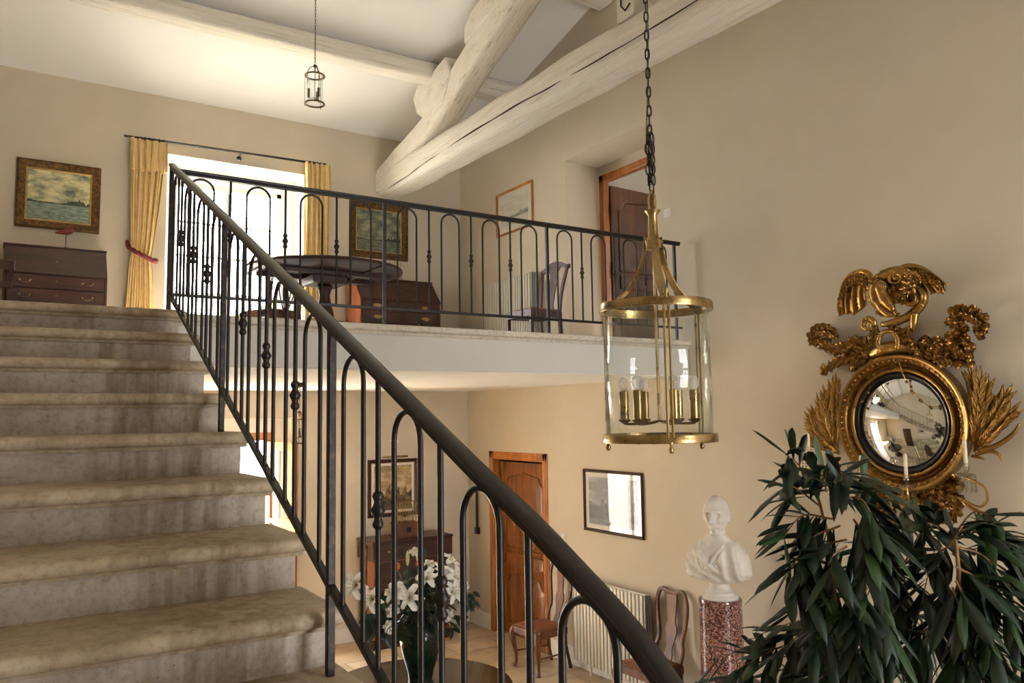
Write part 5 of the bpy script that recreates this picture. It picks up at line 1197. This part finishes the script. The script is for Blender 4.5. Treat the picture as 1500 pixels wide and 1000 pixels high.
for nm, paths in (('acanthus_spray', ([(560, 740), (430, 740), (300, 790), (190, 850), (140, 875)], [(520, 700), (400, 660), (300, 690), (200, 700), (130, 640), (75, 640), (70, 590), (120, 555), (190, 560), (215, 600)], [(500, 760), (430, 800), (380, 850)])),
                  ('acanthus_spray', ([(860, 720), (980, 720), (1100, 750), (1210, 790), (1290, 790)], [(880, 660), (980, 680), (1110, 650), (1190, 620), (1215, 540), (1170, 470), (1210, 420), (1290, 420), (1360, 460), (1385, 530), (1370, 580)], [(900, 740), (980, 790), (1060, 840)], [(1190, 620), (1240, 680), (1280, 700)]))):
    b = MB()
    for p in paths: frond(b, [Z8(x, y, .07+.02*math.sin(i)) for i, (x, y) in enumerate(p)], .10, .033, max(4, int(len(p)*1.7)), rnd)
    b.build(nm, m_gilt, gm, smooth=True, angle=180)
# plinth of rockwork over the frame
b = MB(); b.tube([Z8(500, 760, .08), Z8(600, 710, .1), Z8(720, 690, .1), Z8(850, 720, .08)], [.03, .05, .05, .03], 10, smooth=5)
for p in ([(560, 520), (550, 600), (530, 680), (470, 750)], [(820, 520), (800, 600), (830, 680), (880, 740)], [(700, 480), (720, 560), (790, 610), (850, 700)]): frond(b, [Z8(x, y, .11) for x, y in p], .075, .017, 6, rnd)
P = catmull([Z8(x, y, .13) for x, y in ((575, 730), (575, 640), (600, 580), (650, 560), (700, 580), (725, 640), (720, 700))], 6); b.tube(P, .017, 8)
for q in P[::2]: b.ball(q+Vector((0, -.006, 0)), .016, 8, 6, (1.1, 1, .7))
b.build('crest_base', m_gilt, gm, smooth=True, angle=180)
def spiral(c, r0, r1, turns, a0, w, n=26, dirn=1):
    return [Vector((c.x+math.cos(a0+dirn*2*PI*turns*i/n)*(r0+(r1-r0)*i/n), c.y-.02*i/n, c.z+math.sin(a0+dirn*2*PI*turns*i/n)*(r0+(r1-r0)*i/n))) for i in range(n+1)]
b = MB(); c1 = Z8(845, 295, .12)
pth = catmull([Z8(x, y, .10) for x, y in ((600, 510), (700, 490), (800, 450), (880, 390), (925, 330))], 6)+spiral(c1, .078, .016, 1.6, -.35, .1)
b.tube(pth, [.020, .032, .036, .032, .024, .016, .010], 10); b.tube([p+Vector((0, -.025, 0)) for p in pth[4:]], [.008, .012, .012, .006], 6)
c2 = Z8(490, 510, .12); pth = catmull([Z8(x, y, .10) for x, y in ((560, 640), (560, 570), (545, 520))], 5)+spiral(c2, .052, .010, 1.5, .1, .1); b.tube(pth, [.018, .02, .018, .014, .009], 9)
b.tube([Z8(860, 420, .11), Z8(850, 500, .11), Z8(840, 560, .10)], [.03, .026, .014], 9, smooth=5)
b.build('scroll', m_gilt, gm, smooth=True, angle=180)
# dragon
b = MB()
b.tube([Z8(x, y, w) for x, y, w in ((860, 330, .10), (830, 220, .13), (800, 150, .15), (720, 115, .17), (640, 130, .18), (570, 190, .18), (545, 270, .18), (570, 340, .18), (620, 375, .17))], [.035, .055, .062, .060, .052, .048, .045, .038, .03], 16, smooth=5)
b.ball(Z8(700, 260, .12), .085, 20, 14, (1.1, .8, .95)); b.ball(Z8(770, 210, .13), .07, 16, 12)
for k in range(26):                      # scales along the neck
    f = k/25; a = PI*.15+f*PI*1.05; q = Vector((Z8(690, 250, .2).x-math.cos(PI-a)*.0-math.sin(a)*.0, 0, 0))
P = catmull([Z8(x, y, w) for x, y, w in ((900, 150, .15), (800, 85, .17), (700, 75, .19), (600, 100, .2), (530, 170, .2), (505, 250, .2), (520, 330, .19), (570, 400, .18))], 5)
for i, q in enumerate(P): b.ball(q, .014+.006*(i % 2), 8, 6, (1, 1, .8))
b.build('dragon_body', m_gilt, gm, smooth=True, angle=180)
b = MB()
b.tube([Z8(590, 215, .22), Z8(620, 300, .235), Z8(655, 350, .245), Z8(690, 400, .25)], [.05, .046, .038, .018], 14, smooth=5)      # upper jaw
b.tube([Z8(560, 330, .2), Z8(600, 390, .22), Z8(650, 430, .235), Z8(690, 435, .24)], [.028, .03, .024, .01], 12, smooth=5)        # lower jaw
c3 = Z8(592, 212, .25)
for r_ in (.036, .024, .012): b.tube([c3+Vector((math.cos(t_)*r_, -(.036-r_)*.5, math.sin(t_)*r_)) for t_ in [2*PI*k/18 for k in range(18)]], .0065, 6, closed=True)
b.ball(c3+Vector((0, -.012, 0)), .01, 8, 6)
c4 = Z8(710, 150, .21); b.tube([c4+Vector((math.cos(t_)*.045, -.01, math.sin(t_)*.036)) for t_ in [2*PI*k/18 for k in range(18)]], .011, 8, closed=True); b.ball(c4, .02, 10, 8)
for (x, y) in ((640, 372), (665, 395), (690, 410), (715, 330), (735, 350)): b.tube([Z8(x, y-10, .25), Z8(x+8, y+22, .25)], [.008, .001], 6)
for (x0, y0, x1, y1) in ((560, 130, 500, 190), (600, 400, 640, 440), (560, 385, 610, 440), (640, 420, 720, 440), (720, 300, 770, 350), (740, 230, 800, 250), (690, 230, 650, 260), (780, 130, 860, 190), (840, 100, 900, 180), (760, 170, 840, 230)):
    frond(b, [Z8(x0, y0, .22), Z8((x0+x1)/2+8, (y0+y1)/2-8, .235), Z8(x1, y1, .215)], .05, .013, 3, rnd, ends=False)
b.build('dragon_head', m_gilt, gm, smooth=True, angle=180)
def wing(starts, tips, lead, w0, w1):
    b = MB(); cur = []
    for (s, t_) in zip(starts, tips):
        a, c = Z8(*s, w0), Z8(*t_, w1); m_ = (a+c)/2+Vector((0, -.03, 0)); cur.append(catmull([a, m_, c], 7))
    for k in range(len(cur)-1):
        A, B = cur[k], cur[k+1]; n = len(A); rows = []
        for i in range(n):
            f = i/(n-1); sag = .022*f
            mid = (A[i]+B[i])/2+Vector((0, sag, 0)); 
            if i == n-1: mid = mid+(A[0]+B[0]-A[-1]-B[-1]).normalized()*.016
            rows.append([b.v(A[i]), b.v(A[i].lerp(mid, .5)+Vector((0, sag*.2, 0))), b.v(mid), b.v(B[i].lerp(mid, .5)+Vector((0, sag*.2, 0))), b.v(B[i])])
        for i in range(n-1):
            for j in range(4): b.face([rows[i][j], rows[i][j+1], rows[i+1][j+1], rows[i+1][j]])
    o = b.build('wing', m_gilt, gm, smooth=True, angle=180, solid=.006)
    b = MB()
    for c in cur: b.tube(c, [.009, .007, .003], 7)
    b.tube([Z8(x, y, w0+.01) for x, y in lead], [.022, .022, .014, .006], 9, smooth=5); b.build('wing_bones', m_gilt, o, smooth=True, angle=180)
    b = MB(); 
    for i in range(14):
        f = i/13; s0 = Vector(starts[min(int(f*(len(starts)-1)), len(starts)-2)]); k = f*(len(starts)-1)-min(int(f*(len(starts)-1)), len(starts)-2); s1 = Vector(starts[min(int(f*(len(starts)-1)), len(starts)-2)+1]); q = s0.lerp(s1, k); t0 = Vector(tips[min(int(f*(len(tips)-1)), len(tips)-2)]); d = (t0-q).normalized()
        for r_ in (.0, 1.0, 2.0):
            p = Z8(q.x+d.x*26*r_, q.y+d.y*26*r_, w0+.025); e = Z8(q.x+d.x*(26*r_+48), q.y+d.y*(26*r_+48), w0+.012); b.ribbon([p, (p+e)/2+Vector((0, -.012, 0)), e], [.012, .016, .002], (1, 0, .2), cup=.4, smooth=2)
    b.build('wing_feathers', m_gilt, o, smooth=True, angle=180)
wing([(490, 150), (455, 110), (400, 105), (345, 135), (300, 200), (272, 290)], [(480, 350), (432, 402), (374, 440), (318, 430), (288, 435), (264, 446)], [(510, 190), (500, 120), (430, 92), (340, 130), (285, 210), (264, 330)], .14, .10)
wing([(780, 120), (830, 75), (890, 75), (950, 95), (1030, 140), (1080, 175)], [(900, 215), (945, 245), (985, 275), (1045, 268), (1080, 255), (1105, 245)], [(700, 90), (790, 55), (890, 62), (990, 110), (1115, 205)], .14, .10)
# laurel sprays either side
def laurel(name, base, tips, w=.05):
    b = MB(); rn = random.Random(len(tips)*7+int(base[0]))
    for (x, y) in tips:
        a, c = Z3(*base, w), Z3(x, y, w+rn.uniform(-.0, .06)); m_ = (a+c)/2+Vector((rn.uniform(-.02, .02)+(.03 if c.x > a.x else -.03)*(1 if c.z > a.z else 0), -.03, 0)); P = catmull([a, m_, c], 8); b.tube(P, [.008, .006, .003], 6); n = len(P)
        for i in range(2, n):
            t_ = (P[i]-P[i-1]).normalized(); s = t_.cross(Vector((0, -1, 0)))
            for sd in ((-1, 1) if i < n-1 else (0,)):
                d = (t_+s*sd*.42+Vector((0, -.25*rn.random(), 0))).normalized(); L = rn.uniform(.09, .13); b.ribbon([P[i], P[i]+d*L*.5+Vector((0, -.012, 0)), P[i]+d*L], [.004, .0155, .0015], d.cross(Vector((0, -1, 0))), cup=.55, smooth=3)
                b.tube([P[i], P[i]+d*L*.5+Vector((0, -.012, 0)), P[i]+d*L*.9], [.004, .006, .002], 5, smooth=2)
    return b.build(name, m_gilt, gm, smooth=True, angle=180)
laurel('laurel_spray', (1170, 640), [(1150, 150), (1210, 180), (1250, 230), (1185, 300), (1320, 330), (1370, 290), (1400, 400), (1280, 340), (1220, 420)])
laurel('laurel_spray', (262, 640), [(250, 200), (222, 230), (175, 280), (140, 340), (105, 400), (85, 450), (110, 540), (200, 320)])
for grp_ in (0, 1):
  b = MB()
  for p, r_ in ((([(1200, 640), (1320, 600), (1420, 530), (1470, 455)], .016), ([(1180, 660), (1270, 640), (1330, 660), (1355, 710)], .012), ([(1150, 670), (1200, 680), (1240, 695)], .010)), (([(265, 645), (200, 600), (150, 620), (135, 670)], .010), ([(270, 655), (240, 650), (220, 665)], .008), ([(262, 650), (160, 560), (90, 490), (58, 435)], .010)))[grp_]:
    b.tube([Z3(x, y, .09) for x, y in p], [r_, r_*1.1, r_*.9, r_*.4], 8, smooth=6)
  b.build('laurel_branch', m_gilt, gm, smooth=True, angle=180)
# apron
b = MB(); rn = random.Random(77)
for p in ([(640, 560), (560, 530), (480, 500), (400, 470)], [(660, 580), (600, 640), (540, 600), (470, 560)], [(700, 540), (780, 500), (860, 490), (940, 500)], [(720, 580), (820, 600), (920, 610), (1010, 590)], [(760, 520), (900, 540), (1020, 520), (1100, 560)], [(900, 620), (990, 680), (1060, 700)], [(1000, 450), (1080, 430), (1130, 470)], [(960, 470), (1060, 500), (1120, 560), (1120, 640), (1070, 720)], [(640, 600), (620, 680), (650, 760)], [(820, 560), (870, 520), (960, 540), (1040, 620)], [(430, 440), (520, 480), (600, 500)]):
    frond(b, [Z2(x, y, .09) for x, y in p], .085, .028, 6, rn)
b.tube([Z2(x, y, .04) for x, y in ((380, 440), (600, 530), (800, 540), (1000, 470), (1090, 400))], [.02, .05, .06, .05, .02], 10, smooth=5)
b.build('apron', m_gilt, gm, smooth=True, angle=180)
def candle_arm(base, pan, top, path, crystals=True, wp=.24):
    """path in Z2 coordinates from the frame to the drip pan"""
    b = MB(); P = [Z2(x, y, w) for x, y, w in path]; b.tube(P, [.009, .008, .006], 8, smooth=6); c = Z2(*pan, wp)
    arm = b.build('candle_arm', m_gilt, gm, smooth=True)
    b = MB(); b.lathe([(.006, -.02), (.018, -.012), (.050, .0), (.056, .008), (.052, .010), (.018, .004), (.010, .012), (.016, .026), (.022, .040), (.018, .055), (.012, .062), (.017, .075)], tuple(c), 20); b.build('drip_pan', m_crystal, arm, smooth=True)
    ht = (Z2(*top, wp).z-c.z); b = MB(); b.lathe([(.012, .05), (.0125, .055), (.012, ht*.93), (.006, ht)], tuple(c), 14); b.build('candle', m_candle, arm, smooth=True)
    if crystals:
        for k in range(9):
            a = 2*PI*k/9; b = MB()
            for q in range(4): b.ball((c.x+math.cos(a)*.05, c.y+math.sin(a)*.05, c.z-.012-.021*q), .0065, 6, 4, (1, 1, 1.3))
            b.ball((c.x+math.cos(a)*.05, c.y+math.sin(a)*.05, c.z-.10), .009, 6, 4, (1, 1, 1.7)); b.build('crystal_drop', m_crystal, arm)
candle_arm(None, (1180, 375), (1155, 120), [(1040, 520, .10), (1150, 560, .15), (1270, 610, .2), (1330, 560, .24), (1310, 470, .25), (1250, 430, .25), (1190, 400, .24), (1180, 378, .24)])
candle_arm(None, (742, 455), (735, 220), [(740, 560, .10), (760, 590, .18), (750, 530, .24), (742, 462, .24)])
candle_arm(None, (412, 440), (404, 235), [(430, 470, .10), (420, 540, .18), (400, 500, .24), (412, 445, .24)])
candle_arm(None, (25, 240), (10, 75), [(230, 400, .06), (140, 400, .14), (60, 340, .22), (25, 250, .24)], wp=.24)
b = MB(); b.tube([Z2(x, y, .14) for x, y in ((1130, 545), (1200, 610), (1260, 640), (1340, 665))], [.010, .015, .012, .006], 8, smooth=6); b.build('horn', m_gilt, gm, smooth=True)

# ------------------------------------------------------------------ big houseplant
PB = Vector((3.22, 1.98, 0))
pl = thing('houseplant', PB, 'tall dark green long-leaved indoor tree in front of the mirror at lower right', 'houseplant')
b = MB(); b.lathe([(.17, 0), (.21, .02), (.25, .34), (.27, .38), (.26, .40), (.24, .385), (.23, .33), (0, .33)], seg=36); b.build('pot', m_leather, pl, smooth=True, angle=50)
rnd = random.Random(12)
def L_(p): return Vector(p)-PB
stems = []
b = MB()
trunk = [(0, 0, .3), (.03, -.02, 1.0), L_(onD(1340, 995, 3.3)), L_(onD(1318, 850, 3.3)), L_(onD(1303, 735, 3.25))]
b.tube(trunk, [.020, .017, .013, .010, .007], 9, smooth=6)
trunk2 = [(.02, .05, .3), (0, .08, .9), L_(onD(1290, 990, 3.45)), L_(onD(1230, 840, 3.35)), L_(onD(1195, 715, 3.25))]
b.tube(trunk2, [.018, .014, .011, .008, .005], 9, smooth=6)
trunk3 = [(0, -.05, .3), (.05, -.05, 1.0), L_(onD(1400, 980, 3.1)), L_(onD(1405, 860, 3.0)), L_(onD(1400, 790, 3.0))]
b.tube(trunk3, [.018, .014, .010, .006], 9, smooth=6)
b.build('trunk', m_stem, pl, smooth=True)
# arching twigs (start px, tip px, depth, leaves)
TW = [((1200, 735), (1150, 665), 3.25, 7), ((1200, 740), (1140, 720), 3.2, 7), ((1210, 720), (1230, 690), 3.2, 5), ((1220, 760), (1145, 790), 3.15, 9), ((1230, 770), (1150, 850), 3.1, 9), ((1225, 740), (1190, 690), 3.3, 7), ((1215, 725), (1245, 700), 3.1, 6),
      ((1240, 790), (1175, 860), 3.05, 9), ((1240, 800), (1225, 880), 2.95, 9), ((1250, 760), (1270, 860), 3.0, 9), ((1260, 750), (1300, 830), 3.1, 8), ((1240, 830), (1160, 900), 3.1, 9), ((1260, 850), (1190, 950), 3.0, 9), ((1270, 860), (1250, 970), 2.95, 9), ((1280, 870), (1300, 980), 2.95, 9), ((1270, 780), (1330, 870), 3.2, 7),
      ((1250, 740), (1290, 720), 3.2, 5), ((1230, 730), (1285, 770), 3.05, 7), ((1280, 900), (1210, 990), 3.1, 8), ((1260, 900), (1130, 965), 3.2, 10), ((1240, 930), (1070, 985), 3.3, 10), ((1250, 920), (1110, 930), 3.3, 6), ((1230, 960), (1040, 1010), 3.35, 9), ((1170, 990), (1050, 960), 3.35, 5),
      ((1390, 800), (1450, 790), 3.0, 8), ((1400, 790), (1500, 800), 3.0, 10), ((1400, 800), (1495, 880), 2.9, 10), ((1395, 810), (1440, 900), 2.95, 9), ((1390, 800), (1350, 880), 3.1, 8), ((1400, 830), (1520, 930), 2.85, 11), ((1400, 850), (1480, 980), 2.85, 10), ((1395, 860), (1420, 990), 2.9, 9), ((1390, 850), (1350, 960), 3.1, 9),
      ((1400, 780), (1460, 760), 3.05, 4), ((1390, 780), (1350, 790), 3.2, 5), ((1380, 900), (1500, 1010), 2.9, 10), ((1360, 920), (1330, 1010), 3.0, 8), ((1400, 900), (1540, 860), 2.9, 9), ((1320, 830), (1370, 770), 3.3, 7), ((1310, 780), (1350, 740), 3.3, 5), ((1310, 800), (1260, 830), 3.3, 6), ((1330, 900), (1400, 950), 3.2, 8), ((1320, 920), (1250, 1010), 3.25, 8), ((1300, 940), (1180, 1010), 3.2, 8), ((1410, 930), (1450, 1020), 2.9, 8), ((1290, 820), (1310, 900), 3.2, 8)]
bt = MB(); bl = MB(); n_leaf = 0
for (s, e, dep, n) in TW:
    p0 = L_(onD(*s, dep+.1)); p1 = L_(onD(*e, dep)); mid = (p0+p1)/2+Vector((0, 0, .05))+Vector((rnd.uniform(-.03, .03), rnd.uniform(-.03, .03), 0)); P = catmull([p0, mid, p1], 10); bt.tube(P, [.005, .003, .0015], 5); n = int(n*2.1)
    t_all = (p1-p0).normalized()
    for i in range(n):
        f = .12+.88*(i+.5)/n; k = min(int(f*(len(P)-1)), len(P)-2); p = P[k]; t_ = (P[k+1]-P[k]).normalized(); az = rnd.uniform(0, 2*PI) if i % 2 else rnd.uniform(0, 2*PI)
        s_ = t_.orthogonal().normalized(); s2 = t_.cross(s_); d = (t_*.65+(s_*math.cos(az)+s2*math.sin(az))*.75+Vector((0, 0, -.22))).normalized()
        Lh = rnd.uniform(.14, .23); w = rnd.uniform(.018, .027); side = d.cross(Vector((rnd.uniform(-.4, .4), rnd.uniform(-.4, .4), 1))); side.normalize()
        dr = rnd.uniform(.25, .9)
        Q = [p, p+d*Lh*.12, p+d*Lh*.45+Vector((0, 0, -Lh*.06*dr)), p+d*Lh*.78+Vector((0, 0, -Lh*.22*dr)), p+d*Lh*.98+Vector((0, 0, -Lh*.42*dr))]
        bl.ribbon(Q, [.0015, w*.35, w, w*.8, .0008], side, cup=rnd.uniform(.15, .5), smooth=3, mi=0 if rnd.random() < .72 else 1); n_leaf += 1
bt.build('twigs', m_stem, pl, smooth=True)
bl.build('foliage', [m_leaf, m_leaf2], pl, smooth=True, angle=180)

# ------------------------------------------------------------------ remaining hall things
q = onD(1083, 990, 4.1)
t = thing('hall_chair', (q.x-.22*math.sin(math.radians(40)), q.y-.22*math.cos(math.radians(40)), 0), 'rounded dark leather chair back just showing at the bottom edge under the plinth', 'chair', rz=math.radians(-40))
b = MB(); P = [(-.02, 0, .45), (-.0, 0, q.z)]
R = [[(math.cos(a)*.26*s, math.sin(a)*.05*s+.22, .45+(q.z-.45)*z+0) for a in [2*PI*k/28 for k in range(28)]] for s, z in ((.95, 0), (1, .2), (1, .5), (.95, .72), (.8, .86), (.6, .94), (.35, .985), (.1, 1.0))]; b.rings(R); b.build('backrest', m_leather, t, smooth=True)
b = MB(); b.box((-.28, -.25, .36), (.28, .22, .47), bev=.04); b.build('seat', m_leather, t, smooth=True)
for sx in (-1, 1):
    for sy in (-1, 1): b = MB(); b.tube([(sx*.25, sy*.2, .37), (sx*.26, sy*.22, 0)], [.022, .014], 8); b.build('leg', m_mahogz, t, smooth=True)
t = thing('bell_pull', (XR-.03, 9.36, 1.19), 'narrow black iron bell pull on the wall in the corner beside the pine door', 'bell pull')
b = MB(); b.box((-.012, -.015, .08), (.012, .015, .75), bev=.003); b.build('bar', m_iron, t); b = MB(); b.box((-.02, -.035, 0), (.028, .04, .09), bev=.006); b.build('weight', m_iron, t)
t = thing('sofa', (1.40, 2.6, 0), 'pale patterned sofa against the wall under the stairs, seen only in the round mirror', 'sofa', rz=PI/2)
b = MB(); b.box((-.9, -.38, .12), (.9, .34, .42), bev=.04); b.build('seat', m_sofa, t, smooth=True)
b = MB(); b.box((-.9, .18, .40), (.9, .42, .88), bev=.06); b.build('backrest', m_sofa, t, smooth=True)
for sx in (-1, 1):
    b = MB(); b.box((sx*.9, -.38, .12), (sx*1.06, .42, .62), bev=.05); b.build('armrest', m_sofa, t, smooth=True)
    for sy in (-.3, .34): b = MB(); b.cyl((sx*.95, sy, 0), (sx*.95, sy, .14), .022, 10); b.build('foot', m_mahogz, t)
t = thing('door_7', (.875, 4.2, 0), None, None, rz=PI/2, kind='structure'); panel_door(t, .85, 2.0, m_olddoor)
